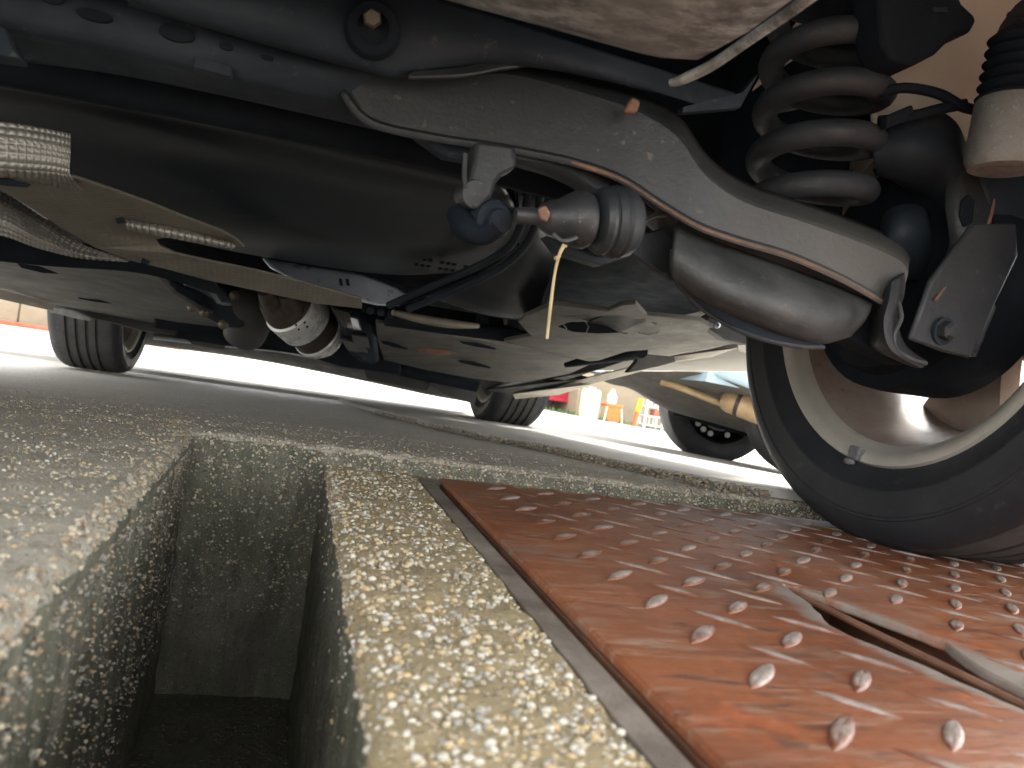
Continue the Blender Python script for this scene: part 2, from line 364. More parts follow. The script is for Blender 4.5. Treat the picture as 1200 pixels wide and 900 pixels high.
# ================================================================== SETTING
def nz(x, y, z, amp, sc): return amp*noise.fractal(Vector((x*sc, y*sc, z*sc)), 1.0, 2.0, 4)
TX0, TX1, TY = -.094, .055, .92                # drain opening
def frange(a, b, n): return [a+(b-a)*i/n for i in range(n+1)]
def slab():
    mb = MB(); rr = .013
    # left slab with its wall down into the drain
    ys = frange(-1.5, .1, 16)+frange(.1, TY, 190)[1:]
    rows = []
    for y in ys:
        r = []
        xs = frange(-3.0, -.9, 8)+frange(-.9, TX0-rr, 130)[1:]
        sk = .016*(1-(y-.2)/.72) if y > -.5 else .03       # the edge is not quite parallel
        for x in xs:
            fade = min(1, max(0, (x+.9)/.3)); xx = x+sk*fade*max(0, (x+.5)/.4) if x > -.5 else x
            r.append(Vector((xx, y, G(x, y)+nz(xx, y, 0, .0016, 40)*fade)))
        for k in range(1, 7):
            a = k/6*math.pi/2
            r.append(Vector((TX0-rr+rr*math.sin(a)+sk+nz(y, k*.004, 3, .003, 55), y, -rr+rr*math.cos(a)+nz(y, k*.004, 5, .003, 50))))
        for k in range(1, 22):
            z = -rr-(.32-rr)*k/21
            r.append(Vector((TX0+sk*(1-.3*k/21)+nz(y, z, 9, .0035, 45), y, z)))
        rows.append(r)
    mb.grid(rows)
    o1 = mb.build('concrete_slab', M['slab'], smooth=True, ang=180)
    tag(o1, kind='structure')
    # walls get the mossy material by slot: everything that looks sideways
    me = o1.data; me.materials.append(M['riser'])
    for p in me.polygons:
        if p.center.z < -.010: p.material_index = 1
    # far slab: its near face is the end wall of the drain and the riser behind the cover
    mb = MB(); rows = []
    xs = frange(-3, -.3, 10)+frange(-.3, 1.12, 330)[1:]
    for x in xs:
        r = []
        for y in frange(3.35, 1.9, 8)+frange(1.9, TY+rr, 80)[1:]:
            r.append(Vector((x, y, G(x if x < .95 else .95, y)+nz(x, y, 0, .0011, 30)*(1 if y < 1.9 else 0))))
        cut = min(1, max(0, (x-TX0+.004)/.01)); zb = r[-1].z
        for k in range(1, 6):
            a = k/5*math.pi/2
            r.append(Vector((x, TY+rr*.6-rr*.6*math.sin(a)+nz(x, k*.004, 3, .004, 50)*cut, (zb-rr*.5+rr*.5*math.cos(a)+nz(x, k*.004, 7, .003, 45)*cut) if cut else -k*.0001)))
        for k in range(1, 26):
            z = -rr*.5-(.32-rr*.5)*k/25
            r.append(Vector((x, TY+nz(x, z, 11, .0045, 45)*cut, z)))
        rows.append(r)
    mb.grid(rows)
    o2 = mb.build('concrete_slab', M['slab'], ang=180); tag(o2, kind='structure')
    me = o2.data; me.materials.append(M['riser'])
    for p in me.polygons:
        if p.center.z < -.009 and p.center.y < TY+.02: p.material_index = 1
    # floor of the drain
    mb = MB(); mb.grid([[Vector((x, y, -.30+nz(x, y, 2, .004, 30))) for x in frange(-.12, .09, 24)] for y in frange(-1.4, .93, 120)])
    tag(mb.build('drain_floor', M['floor'], ang=180), kind='structure')
    return o1, o2
slab1, slab2 = slab()
def kerb():
    mb = MB(); rows = []; rr = .010
    for y in frange(-1.4, .1, 12)+frange(.1, TY-.001, 180)[1:]:
        r = []; sk = -.010*(1-(y-.2)/.72)
        for k in range(22, 0, -1):
            z = -.022-rr-(.31-.022-rr)*k/22
            r.append(Vector((TX1+sk+nz(y, z, 19, .003, 45), y, z)))
        for k in range(6):
            a = k/5*math.pi/2
            r.append(Vector((TX1+sk+rr-rr*math.cos(a)+nz(y, k*.004, 3, .002, 55), y, -.022-rr+rr*math.sin(a)+nz(y, k*.004, 5, .0018, 50))))
        for x in frange(TX1+sk+rr, .1595-.014*(1-(y-.25)/.65), 26)[1:]:
            r.append(Vector((x, y, -.022+nz(x, y, 4, .0022, 45))))
        e = r[-1]; r.append(Vector((e.x+.002, y, -.05)))
        rows.append(r)
    mb.grid(rows); o = mb.build('drain_kerb', M['kerb'], ang=180)
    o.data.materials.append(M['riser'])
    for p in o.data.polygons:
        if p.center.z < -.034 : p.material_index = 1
    return tag(o, kind='structure')
kerb_o = kerb()

def ground():
    mb = MB()
    near = [(-3, 3.32), (.20, 3.2), (.28, 2.4), (.35, 1.80), (.42, 1.50), (.485, 1.335), (.516, 1.19), (.549, 1.046), (.60, .955), (.66, .937), (1.115, .93), (1.115, -1.45), (-2.98, -1.45)]
    pts = []
    for i in range(len(near)):
        a = Vector(near[i]); b = Vector(near[(i+1) % len(near)]); n = max(2, int((b-a).length/.06))
        for k in range(n): pts.append(a+(b-a)*k/n)
    rad = [0, .02, .06, .15, .3, .6, 1.1, 2, 3.5, 6, 10, 18, 35, 80, 160, 300]
    rows = []
    rows.append([Vector((p.x, p.y, G(p.x, p.y)-.05)) for p in pts])
    for r in rad:
        row = []
        for p in pts:
            q = p+p.normalized()*r
            row.append(Vector((q.x, q.y, G(q.x, q.y)+.012+nz(q.x, q.y, 1, .002, 25)*(r < 1))))
        rows.append(row)
    mb.grid(rows, True)
    NEAR.extend(near[2:10]); return tag(mb.build('forecourt', M['court'], ang=180), kind='structure')
NEAR = []; court_o = ground()
# soil under everything so no light comes through from below
tag(MB().box((-3.2, -1.6, -.6), (1.3, 3.4, -.34)).build('ground', M['floor'], smooth=False), kind='structure')

# ------------------------------------------------------------------ pebbles in the kerb and slab
def pebble_mesh(i):
    bm = bmesh.new(); bmesh.ops.create_icosphere(bm, subdivisions=1, radius=1)
    for v in bm.verts:
        k = 1+.22*noise.noise(v.co*1.3+Vector((i*7.1, 0, 0)))
        v.co = Vector((v.co.x*k, v.co.y*k*(.62+.2*(i % 3)/2), v.co.z*k*.72))
    me = bpy.data.meshes.new('pebble'); bm.to_mesh(me); bm.free()
    for p in me.polygons: p.use_smooth = True
    me.materials.append(M['pebbles'][i % 5]); return me
PM = [pebble_mesh(i) for i in range(15)]
PW = [0, 1, 2, 4, 0, 1, 3, 4, 2, 0]
def strew(parent, n_obj, n_stuff, spot, weights, rmin, rmax, name='pebble'):
    """n_obj single pebbles nearest the camera, the rest joined"""
    cand = []
    for _ in range(n_obj+n_stuff):
        p = spot(); r = rmin+(rmax-rmin)*random.random()**3
        cand.append((r/max(.05, (p-CAM).length), p, r))
    cand.sort(key=lambda c: -c[0])
    for _, p, r in cand[:n_obj]:
        k = random.choice(weights)+5*random.randrange(3)
        o = bpy.data.objects.new(name, PM[k]); COL.objects.link(o); o.parent = parent
        o.location = p; o.scale = (r, r, r); o.rotation_euler = (random.uniform(-.3, .3), random.uniform(-.3, .3), random.uniform(0, 6.3))
    for c in range(5):
        vs = []; fs = []
        sel = [q for q in cand[n_obj:] if True]
        for idx, (_, p, r) in enumerate(sel):
            if weights[idx % len(weights)] != c: continue
            me = PM[c+5*(idx % 3)]; o = len(vs)
            rot = Matrix.Rotation(random.uniform(0, 6.3), 3, 'Z')
            vs += [p+rot @ (v.co*r) for v in me.vertices]; fs += [tuple(i+o for i in q.vertices) for q in me.polygons]
        if vs:
            mb = MB(); mb.v = vs; mb.f = fs
            o = mb.build('pebble_bed', M['pebbles'][c], parent, ang=180); o['kind'] = 'stuff'
strew(kerb_o, 300, 5600, lambda: (lambda x, y: Vector((x-.012*(x-.056)/.1*(1-(y-.25)/.65), y, -.0221)))(random.uniform(.056, .157), .22+.70*random.random()**1.3) if True else None, PW, .0005, .0029)
strew(slab1, 300, 10000, lambda: (lambda x, y: Vector((x, y, G(x, y)-.0002)))(-.105-.6*random.random()**1.5, .25+.75*random.random()), [4, 0, 3, 4, 2, 4, 2, 1], .0006, .0022)
strew(slab2, 300, 16000, lambda: Vector((random.uniform(-.09, .95), TY-.0003, -.001-.20*random.random()**1.5)), [4, 2, 4, 3, 0, 4, 0, 2], .0007, .0028)

strew(slab2, 60, 7000, lambda: (lambda x, y: Vector((x, y, G(x, y)-.0002)))(random.uniform(-.75, .95), TY+.012+.30*random.random()**1.8), [4, 2, 3, 4, 2, 3, 0, 2], .0006, .0024)
def court_edge():
    i = random.randrange(len(NEAR)-1); q = random.random(); a = Vector(NEAR[i]).lerp(Vector(NEAR[i+1]), q); a += Vector((random.uniform(-.022, .006), random.uniform(-.022, .006)))
    return Vector((a.x, a.y, G(a.x, a.y)+.011*random.random()))
strew(court_o, 0, 3200, court_edge, [2, 3, 2, 4, 2, 3], .0008, .0042)
def wall_spot():
    y = .25+.67*random.random(); return Vector((TX0+.016*(1-(y-.2)/.72)+.0003, y, -.02-.2*random.random()**1.5))
strew(slab1, 100, 3000, wall_spot, [3, 2, 4, 3, 2, 2], .0006, .0022)
def edge_spot():
    a = random.random()*math.pi/2; y = .25+.66*random.random(); sk = .016*(1-(y-.2)/.72)
    return Vector((TX0-.013+.0128*math.sin(a)+sk, y, -.013+.0128*math.cos(a)))
strew(slab1, 60, 1500, edge_spot, [4, 2, 3, 4], .0007, .0028)
def kerb_edge_spot():
    a = random.random()*math.pi/2; y = .25+.66*random.random(); sk = -.010*(1-(y-.2)/.72)
    return Vector((TX1+sk+.010-.0098*math.cos(a), y, -.032+.0098*math.sin(a)-random.choice((0, .0, .03, .06))*random.random()))
strew(kerb_o, 0, 1800, kerb_edge_spot, PW, .0006, .0028)
# ================================================================== STEEL COVER
PZ = -.018
def TP(y): return -.014*(1-(y-.25)/.65)
def strip(x0, x1, y0, y1, z0, z1):              # a bar whose sides follow the slightly skewed kerb
    return MB().poly([(x0+TP(y0), y0, z0), (x1+TP(y0), y0, z0), (x1+TP(y1), y1, z0), (x0+TP(y1), y1, z0)], (0, 0, z1-z0), [Vector((0,0,0)), Vector((1,0,0)), Vector((1,1,0)), Vector((0,1,0))])
fr = strip(.1610, .1765, -.6, .897, -.075, -.0215)
for q in (strip(.1765, .1845, -.6, .892, -.075, -.046), MB().box((.1765, .894, -.075), (1.08, .912, -.024))): fr.add(q.v, q.f)
tag(fr.build('edge_frame', M['frame'], bevel=.002), 'dark rusty flat steel edging set along the pebbled kerb beside the red cover', 'edging')
cover = thing('steel_cover', 'worn red painted checker plate steel cover with a lifting slot under the tyre', 'drain cover', (.6, .3, PZ-.006))
SL = [(.393, .515), (.382, .467), (.361, .420), (.362, .397), (.374, .36), (.381, .31), (.388, .268), (.412, .268), (.414, .33), (.418, .36), (.428, .385), (.436, .40), (.432, .425), (.423, .455), (.412, .49), (.400, .522)]
_s = []
for (xa, ya), (xb, yb) in zip(SL, SL[1:]+SL[:1]):        # torch cut: a ragged outline
    for k in range(4): _s.append((xa+(xb-xa)*k/4+(random.uniform(-.0011, .0011) if k else 0), ya+(yb-ya)*k/4))
SL = _s
def insl(x, y):
    c = False
    for i in range(len(SL)):
        (x1, y1), (x2, y2) = SL[i-1], SL[i]
        if (y1 > y) != (y2 > y) and x < (x2-x1)*(y-y1)/(y2-y1)+x1: c = not c
    return c
def cover_plate():
    mb = MB(); outer = [(.186+TP(-.6), -.6)]+[(.186+TP(-.6+1.489*k/24), -.6+1.489*k/24) for k in range(1, 24)]+[(.186+TP(.889), .889), (1.08, .889), (1.08, -.6)]
    outer = outer[::-1]
    L = [[Vector((x, y, 0)) for x, y in outer], [Vector((x, y, 0)) for x, y in SL]]
    tri = tessellate_polygon(L); al = L[0]+L[1]; n = len(al)
    vs = [Vector((p.x, p.y, PZ)) for p in al]+[Vector((p.x, p.y, PZ-.007)) for p in al]; fs = []
    for t in tri: fs += [tuple(t), tuple(i+n for i in t[::-1])]
    o = 0
    for q in L:
        k = len(q)
        for i in range(k): fs.append((o+i, o+(i+1) % k, o+(i+1) % k+n, o+i+n))
        o += k
    mb.add(vs, fs); return mb.build('plate', M['plate'], cover, bevel=.0028, seg=3)
cover_plate()
strip(.1862, .194, -.6, .886, -.060, PZ-.0072).build('plate_edge', M['plateside'], cover, bevel=.001)
# pocket below the slot and the bar across it
pk = MB(); z0 = -.06
pk.add([Vector((.37, .27, PZ-.0075)), Vector((.47, .27, PZ-.0075)), Vector((.47, .55, PZ-.0075)), Vector((.37, .55, PZ-.0075)),
        Vector((.37, .27, z0)), Vector((.47, .27, z0)), Vector((.47, .55, z0)), Vector((.37, .55, z0))], [(4,5,6,7),(0,1,5,4),(1,2,6,5),(2,3,7,6),(3,0,4,7)])
pk.build('lifting_pocket', M['plateside'], cover, smooth=False)
MB().tube([(.397, .530, PZ-.012), (.400, .51, PZ-.005), (.405, .42, PZ-.006), (.402, .30, PZ-.005), (.401, .262, PZ-.012)], .0026, 8, 20).build('lifting_bar', M['plateside'], cover)
def lug_mesh():
    mb = MB(); L, W, H = .0238, .0050, .0026; rows = []
    for k in range(5):
        t = k/4; s = math.cos(t*math.pi/2)
        row = []
        for a in range(14):
            an = 2*math.pi*a/14; c, q = math.cos(an), math.sin(an)
            row.append(Vector((L*c*(s*.6+.4 if k < 4 else .3), W*q*abs(q)**.5*(s*.8+.2 if k < 4 else .02), H*math.sin(t*math.pi/2)*(1-.35*abs(c)**3))))
        rows.append(row)
    mb.grid(rows, True)
    o = mb.build('lug', M['lug'], None); me = o.data; bpy.data.objects.remove(o); return me
LM = lug_mesh()
lugs = []
for i in range(16):
    for j in range(-5, 12):
        x = .246+.0602*i; y = .2700+.0582*j+(.0 if True else 0)
        if i >= 4: y += -.004
        if x > 1.06 or y > .885: continue
        if insl(x, y) or insl(x+.012, y+.010) or insl(x-.012, y-.01): continue
        p = Vector((x, y, PZ-.0001)); lugs.append(((p-CAM).length, p, R(43), .75+.3*random.random()))
        x += .0301; y += .0291
        if y > .885 or x > 1.06 or insl(x, y) or insl(x-.012, y+.012) or insl(x+.012, y-.012): continue
        p = Vector((x, y, PZ-.0001)); lugs.append(((p-CAM).length, p, R(-45), .5+.2*random.random()))
lugs.sort(key=lambda t: t[0])
for _, p, an, hz_ in lugs[:300]:
    o = bpy.data.objects.new('lug', LM); COL.objects.link(o); o.parent = cover
    o.location = p-ORG[cover.name]; o.rotation_euler = (0, 0, an+R(random.uniform(-3, 3))); q = random.uniform(.92, 1.06); o.scale = (q, q*(1 if hz_ > .7 else .85), hz_)
far_l = MB()
for _, p, an, hz_ in lugs[300:]:
    rt = Matrix.Rotation(an, 3, 'Z'); far_l.add([p+rt @ Vector((v.co.x, v.co.y, v.co.z*hz_)) for v in LM.vertices], [tuple(f.vertices) for f in LM.polygons])
far_l.build('far_lugs', M['lug'], cover)['kind'] = 'stuff'

# ================================================================== THE CAR OVERHEAD
CX = .095
car = thing('car', 'white car seen from underneath, its rear suspension arm, spring and wheel closest', 'car', (CX, 1.76, -.03))
def pl(name, pts, Y, vec, mat, parent=car, bevel=.003, smooth=True):
    return MB().poly(PL(pts, Y), vec).build(name, M[mat], parent, bevel=bevel, smooth=smooth)
def sf(name, rows, mat, parent=car, thick=.004, nu=28, nv=16, Y=None):
    return MB().surf([PL(r, Y) for r in rows], nu, nv).build(name, M[mat], parent, solid=thick, ang=60)

# ---- body shell
RWC = Vector((.786, .768, .303)); FWZ = .232; FWY = 2.9
def body():
    mb = MB(); rows = []
    for y in frange(.10, 3.62, 110):
        t = (y-.10)/3.52; tilt = -.029*(y-.77)
        zl = .22 if y > .5 else .46
        for wy, wz in ((.768, .303), (2.9, .232)):
            d = (.42 if wy < 1 else .37)**2-(y-wy)**2
            if d > 0: zl = max(zl, wz-tilt+math.sqrt(d))
        if y > 3.2: zl = max(zl, .19)
        wdt = .855-.10*max(0, (y-3.2)/.42)**2-.06*max(0, (.4-y)/.3)**2
        top = .95 if y > 2.75 else 1.42
        if y > 2.55: top = 1.42-.47*min(1, (y-2.0)/.75) if y < 2.75 else .95-.28*((y-2.75)/.87)**2
        elif y > 2.0: top = 1.42-.47*((y-2.0)/.75)
        elif y < .35: top = 1.42-.35*((.35-y)/.25)**2
        wt = .60 if top > .98 else .70
        half = [(wdt-.03, zl), (wdt, max(zl+.02, .42)), (wdt+.005, max(zl+.03, .62)), (wdt-.02, max(.86, zl+.05)), (wt, max(top-.08, .9 if top > .98 else top-.05)), (wt-.12, top), (0, top+.02)]
        r = [Vector((CX+x, y, z+tilt)) for x, z in half]; l = [Vector((CX-x, y, z+tilt)) for x, z in half[:-1]]
        rows.append(r+l[::-1])
    mb.grid(rows)
    # tail and nose
    for row in (rows[0], rows[-1]): mb.add(row, [tuple(range(len(row)))])
    return mb.build('body', M['paint'], car, solid=.006, ang=50)
body()
def floor():
    mb = MB(); prof = [(.105, .55), (.34, .55), (.36, .78), (1.22, .76), (1.24, .44), (1.5, .36), (2.4, .30), (2.42, .52), (3.15, .52), (3.2, .30), (3.60, .26)]
    mb.grid([[Vector((x, y, z)) for x in frange(CX-.845, CX+.845, 8)] for y, z in prof])
    return mb.build('floor_pan', M['black'], car, solid=.004, ang=30)
floor()

# ---- wheels
def wheel(x_in, sgn, c, Rt, weight=False, W=.212):
    """x_in: inner side plane; sgn +1 when outside lies towards +X; c = (y, z) of the hub"""
    y, z = c; O = Vector((x_in, y, z)); ax = Vector((sgn, 0, 0)); k = Rt/.312
    t = MB(); g = .007
    prof = [(.012, .221), (.004, .236), (-.0062, .252), (-.0078, .2535), (-.0082, .256), (-.0072, .258), (-.0100, .272), (-.0098, .2795), (-.0112, .2805), (-.0112, .283), (-.0096, .284), (-.0085, .290), (-.001, .302), (.014, .3095), (.026, .311)]
    for gx in (.055, .055+(W-.109)/3, .055+(W-.109)*2/3, W-.054):
        prof += [(gx-.005, .312), (gx-.0035, .312-g), (gx+.0035, .312-g), (gx+.005, .312)]
    prof += [(W-.026, .3105), (W-.012, .306), (W+.002, .294), (W+.008, .275), (W+.006, .258), (W-.004, .236), (W-.012, .221), (W-.04, .214), (.04, .214)]
    t.lathe(O, ax, [(a, .221+(r-.221)*(Rt-.221)/(.312-.221)) for a, r in prof], 96, True)
    wh = t.build('wheel', M['rubber'], car, ang=35)
    wh.data.materials.append(M['tread'])
    for p in wh.data.polygons:
        q = p.center+ORG[wh.name]-O; rad = math.hypot(q.y, q.z)
        if rad > .305*k and .02 < q.x*sgn < W-.02: p.material_index = 1
    # shoulder blocks
    b = MB()
    fl = MB().lathe(O, ax, [(.010, .2135), (.0035, .2235), (.003, .229), (.007, .2315), (.012, .229), (.016, .219), (.020, .209), (.026, .205), (.026, .203), (.018, .2065), (.0135, .2125)], 96, True)
    fl.build('rim_flange', M['rim'], wh, ang=50)
    br = MB().lathe(O, ax, [(d if d < .15 else d-.212+W, q) for d, q in [(.026, .204), (.045, .200), (.075, .194), (.10, .184), (.125, .179), (.160, .179), (.185, .190), (.200, .205), (.206, .214), (.209, .222), (.212, .222), (.211, .212), (.19, .186), (.165, .174), (.122, .174), (.097, .180), (.07, .190), (.03, .2015)]], 96, True)
    br.build('rim_barrel', M['barrel'], wh, ang=40)
    sp = MB(); n = 5
    for s_ in range(n):
        a = 2*math.pi*s_/n+1.17; rd = Vector((0, math.cos(a), math.sin(a))); tg = Vector((0, -math.sin(a), math.cos(a)))
        rws = []
        for q in range(9):
            u = q/8; r = .045+u*.140; hw = .046-.012*math.sin(u*math.pi)+.050*u; d0 = W-.044+.012*math.sin(u*math.pi*.5)
            rws.append([O+rd*r+tg*hw*sx+ax*(d0+dz) for sx, dz in ((-1, .0), (-.8, -.018), (.8, -.018), (1, 0), (.75, .016), (-.75, .016))])
        sp.grid(rws, True)
    sp.lathe(O, ax, [(W-.07, .0), (W-.07, .07), (W-.027, .07), (W-.022, .055), (W-.022, 0)], 32)
    sp.build('rim_spokes', M['barrel'], wh, ang=40)
    if weight:
        for an, sz in ((R(236), .018),):
            rd = Vector((0, -math.cos(an-R(180)), math.sin(an)))
            pc = at(1003, 522, X=x_in+.0)
            w1 = MB(); d = (pc-O); d.x = 0; d.normalize(); tg = Vector((0, -d.z, d.y))
            c0 = O+d*.2215-ax*.002
            w1.obox(c0+ax*.006, tg*.010, d*.0085, ax*.006); w1.obox(c0+d*.012+tg*.004+ax*.002, tg*.0055, d*.004, ax*.006)
            w1.build('balance_weight', M['lead'], wh, bevel=.003)
    return wh
rw = wheel(.680, 1, (.768, .303), .326, weight=True)
wheel(.190-.680, -1, (.768, .303), .326)
wheel(.720, 1, (FWY, FWZ), .307, W=.194)
wheel(-.534, -1, (FWY, FWZ), .307, W=.194)
# brake drum and backing of the near wheel
MB().lathe((.640, .768, .303), (1, 0, 0), [(0, .02), (0, .085), (.012, .115), (.03, .122), (.03, .138), (.055, .140), (.12, .138), (.128, .12), (.128, 0)], 48).build('brake_drum', M['black'], car)
MB().tube([(-.42, .79, .31), (.1, .80, .33), (.64, .77, .305)], .018, 12, 12).build('drive_shaft', M['black'], car)
for yy in (FWY,):
    MB().lathe((.66, yy, FWZ), (1, 0, 0), [(0, .0), (0, .07), (.02, .12), (.08, .12), (.08, 0)], 32).build('front_hub', M['dark'], car)
    MB().lathe((-.47, yy, FWZ), (-1, 0, 0), [(0, .0), (0, .07), (.02, .12), (.08, .12), (.08, 0)], 32).build('front_hub', M['dark'], car)

# ---- muffler overhead
def muffler():
    mb = MB(); z = .33; far = at(600, 47, Z=z).y+.0
    xr0 = at(790, 92, Z=z).x; rows = []
    # cross section in (depth, height), swept along X
    sec = [(-.30, .09), (-.31, .04), (-.28, .012), (-.22, .0), (-.1, -.004), (-.03, .002), (-.004, .012), (.004, .035), (-.002, .075), (-.03, .11), (-.15, .125), (-.27, .115)]
    for x in frange(-.42, xr0+.006, 40):
        e = 1.0; d = (xr0+.006-x)
        if d < .03: e = 1-.12*(1-d/.03)**2
        sl = -.028*(x-.1)
        rows.append([Vector((x, far+sl+a*e, z+b*(1 if b > .05 else e)+.006*(1-e)*8)) for a, b in sec])
    mb.grid(rows, True); mb.add(rows[-1], [tuple(range(len(sec)))]); mb.add(rows[0], [tuple(range(len(sec)))])
    o = mb.build('muffler', M['muffler'], car, ang=60)
    fl = MB(); c = [P(786, 97, .487), P(800, 93, .478), P(835, 76, .455), P(880, 45, .425), P(945, 0, .385), P(1010, -50, .35)]
    fl.tube(c, [.0025, .0036, .0036, .0036, .0036], 10, 24); fl.build('seam_flange', M['muffler'], o)
    return o
muffler()

# ---- rear crossmember (upper left) with holes, and the plate above it
cm = sf('rear_crossmember', [[(-60, -20, .66), (150, 2, .66), (280, 40, .66), (400, 72, .66), (470, 92, .67)],
    [(-60, -10, .645), (150, 10, .645), (280, 50, .645), (400, 80, .645), (470, 100, .66)],
    [(-60, 20, .65), (120, 48, .65), (250, 80, .65), (340, 100, .65), (440, 120, .665)],
    [(-60, 28, .665), (120, 60, .665), (250, 90, .665), (340, 110, .665), (440, 128, .675)],
    [(-60, 60, .70), (120, 82, .70), (240, 105, .70), (345, 128, .70), (440, 150, .71)]], 'dark', thick=.004)
for (x, y, a, b) in ((110, 17, 22, 7), (207, 38, 22, 10), (265, 54, 9, 4), (313, 67, 8, 3), (60, -2, 14, 6)):
    d = Vector((math.cos(R(14)), math.sin(R(14)))); pts = []
    for k in range(18):
        c, s_ = math.cos(2*math.pi*k/18)*a, math.sin(2*math.pi*k/18)*b
        pts.append((x+c*d.x-s_*d.y, y+c*d.y+s_*d.x))
    MB().poly(PL(pts, .6405), (0, .004, 0)).build('oval_hole', M['black'], cm, bevel=.0006)  # solid black disc painted as the dark of an open hole
pl('crossmember_tab', [(228, 66), (272, 78), (271, 90), (226, 78)], .638, (0, .01, 0), 'dark', cm, .001)
pl('crossmember_bracket', [(-20, 20), (8, 32), (20, 60), (24, 68), (-20, 62)], .63, (0, .02, 0), 'dark', cm, .002)
ub = sf('upper_beam', [[(120, -40, .60), (420, -20, .60), (700, 60, .62), (860, 110, .66)],
    [(120, -20, .59), (420, 20, .59), (640, 70, .61), (830, 125, .65)],
    [(150, -2, .60), (400, 66, .60), (480, 84, .605), (580, 70, .63), (690, 62, .66)],
    [(150, 4, .62), (400, 74, .62), (480, 90, .62), (590, 80, .65), (720, 68, .68)]], 'dark')
mbx = MB(); b0 = P(437, 34, .585)
mbx.lathe(b0, (0, -1, -.25), [(-.02, .022), (0, .021), (.004, .018), (.005, .012)], 24); o = mbx.build('mount_bushing', M['black'], ub)
MB().lathe(P(436, 22, .580), (0, -1, -.25), [(-.004, .0), (-.004, .007), (.004, .007), (.006, .0055), (.006, 0)], 6).build('mount_bolt', M['bolt'], o, smooth=False)
sf('beam_lip', [[(480, 86, .600), (540, 80, .61), (600, 68, .62), (690, 60, .64)], [(478, 92, .598), (540, 90, .605), (600, 80, .618), (690, 68, .636)]], 'arm', ub, .004, 20, 4)

# ---- suspension arm: side wall, flange and spring pocket
UP = [(385, 66), (440, 82), (520, 86), (600, 88), (680, 108), (740, 128), (790, 158), (825, 205), (870, 236), (935, 258), (1000, 281), (1050, 303), (1062, 318)]
MI = [(392, 82), (440, 110), (520, 118), (600, 128), (680, 146), (740, 168), (785, 198), (825, 234), (870, 256), (930, 276), (995, 303), (1045, 328), (1060, 338)]
LO = [(402, 104), (436, 140), (512, 158), (590, 170), (670, 186), (728, 206), (775, 236), (820, 262), (868, 279), (925, 296), (985, 322), (1035, 350), (1052, 362)]
YY = [.66, .65, .64, .63, .62, .61, .605, .60, .60, .60, .605, .615, .62]
def rowY(pts, dy): return [(p[0], p[1], y+dy) for p, y in zip(pts, YY)]
def ln(rows, nu, nv):                          # smooth along the arm, straight across it
    rr = [cr(PL(q), nu) for q in rows]; out = []
    for i in range(len(rr)-1):
        for k in range(nv): out.append([rr[i][j].lerp(rr[i+1][j], k/nv) for j in range(nu+1)])
    return out+[rr[-1]]
TOPR = [(p[0]+4, p[1]-20, y+.085) for p, y in zip(UP, YY)]
am = MB(); am.grid(ln([TOPR, [(p[0], p[1]-2, y+.004) for p, y in zip(UP, YY)]], 70, 3)); am.grid(ln([[(p[0], p[1]-2, y+.004) for p, y in zip(UP, YY)], [(p[0], p[1]+2, y) for p, y in zip(UP, YY)], LO2 if False else [(p[0], p[1], y) for p, y in zip(LO, YY)]], 70, 6))
am.grid(ln([[(p[0], p[1], y) for p, y in zip(LO, YY)], [(p[0], p[1]+3, y-.008) for p, y in zip(LO, YY)], [(p[0]-1, p[1]+6, y-.007) for p, y in zip(LO, YY)], [(p[0]-3, p[1]+6, y+.02) for p, y in zip(LO, YY)]], 70, 2))
arm = am.build('suspension_arm', M['armdustlit'], car, solid=.004, bevel=0, ang=28)
lip = MB().tube([P(p[0]-.5, p[1]+4, y-.0078) for p, y in zip(LO[4:], YY[4:])], .0020, 8, 60); lip.build('arm_flange_edge', M['rustlip'], arm)
# lower plate of the arm, from flange inwards
sf('arm_lower_plate', [[(p[0], p[1]+2, y+.004) for p, y in zip(LO[4:], YY[4:])],
    [(655, 190, .66), (720, 225, .66), (765, 258, .65), (800, 290, .65), (850, 310, .65), (900, 330, .65), (950, 345, .65), (1010, 360, .64), (1040, 372, .63)],
    [(650, 195, .70), (715, 230, .70), (765, 268, .70), (800, 300, .70), (850, 330, .70), (900, 345, .70), (950, 365, .69), (1000, 380, .68), (1030, 385, .66)]], 'armgrey', arm, .003, 36, 10)
# spring pocket: a deep pressed cup
def pocket():
    mb = MB(); rows = []
    top = [(792, 262), (830, 282), (880, 300), (930, 318), (980, 338), (1022, 356)]
    rows.append([(*p, .618) for p in top])
    rows.append([(789, 285, .600), (826, 300, .592), (876, 318, .586), (928, 334, .584), (978, 350, .590), (1018, 365, .608)])
    rows.append([(788, 310, .600), (824, 325, .585), (874, 344, .576), (926, 358, .574), (974, 370, .582), (1012, 375, .604)])
    rows.append([(794, 330, .612), (832, 346, .592), (878, 364, .582), (924, 380, .580), (966, 391, .588), (1003, 385, .608)])
    rows.append([(808, 345, .645), (842, 362, .625), (884, 379, .610), (926, 394, .606), (962, 401, .610), (994, 393, .625)])
    rows.append([(815, 345, .70), (850, 358, .70), (890, 372, .70), (926, 384, .70), (960, 390, .70), (990, 385, .70)])
    mb.surf([PL(r) for r in rows], 32, 26)
    o = mb.build('spring_pocket', M['armgrey'], arm, solid=.004, ang=80)
    MB().tube(PL([(788, 292, .602), (790, 322, .606), (808, 348, .62), (835, 370, .618), (880, 393, .604), (930, 405, .600), (965, 407, .602)]), .0024, 8, 40).build('pocket_lip', M['arm'], o)
    sf('pocket_rim', [[(800, 338, .622), (830, 352, .610), (880, 372, .600), (930, 388, .594), (960, 398, .596)],
                      [(806, 346, .622), (836, 369, .616), (880, 392, .604), (930, 404, .600), (965, 406, .602)]], 'dark', o, .002, 24, 6)
pocket()
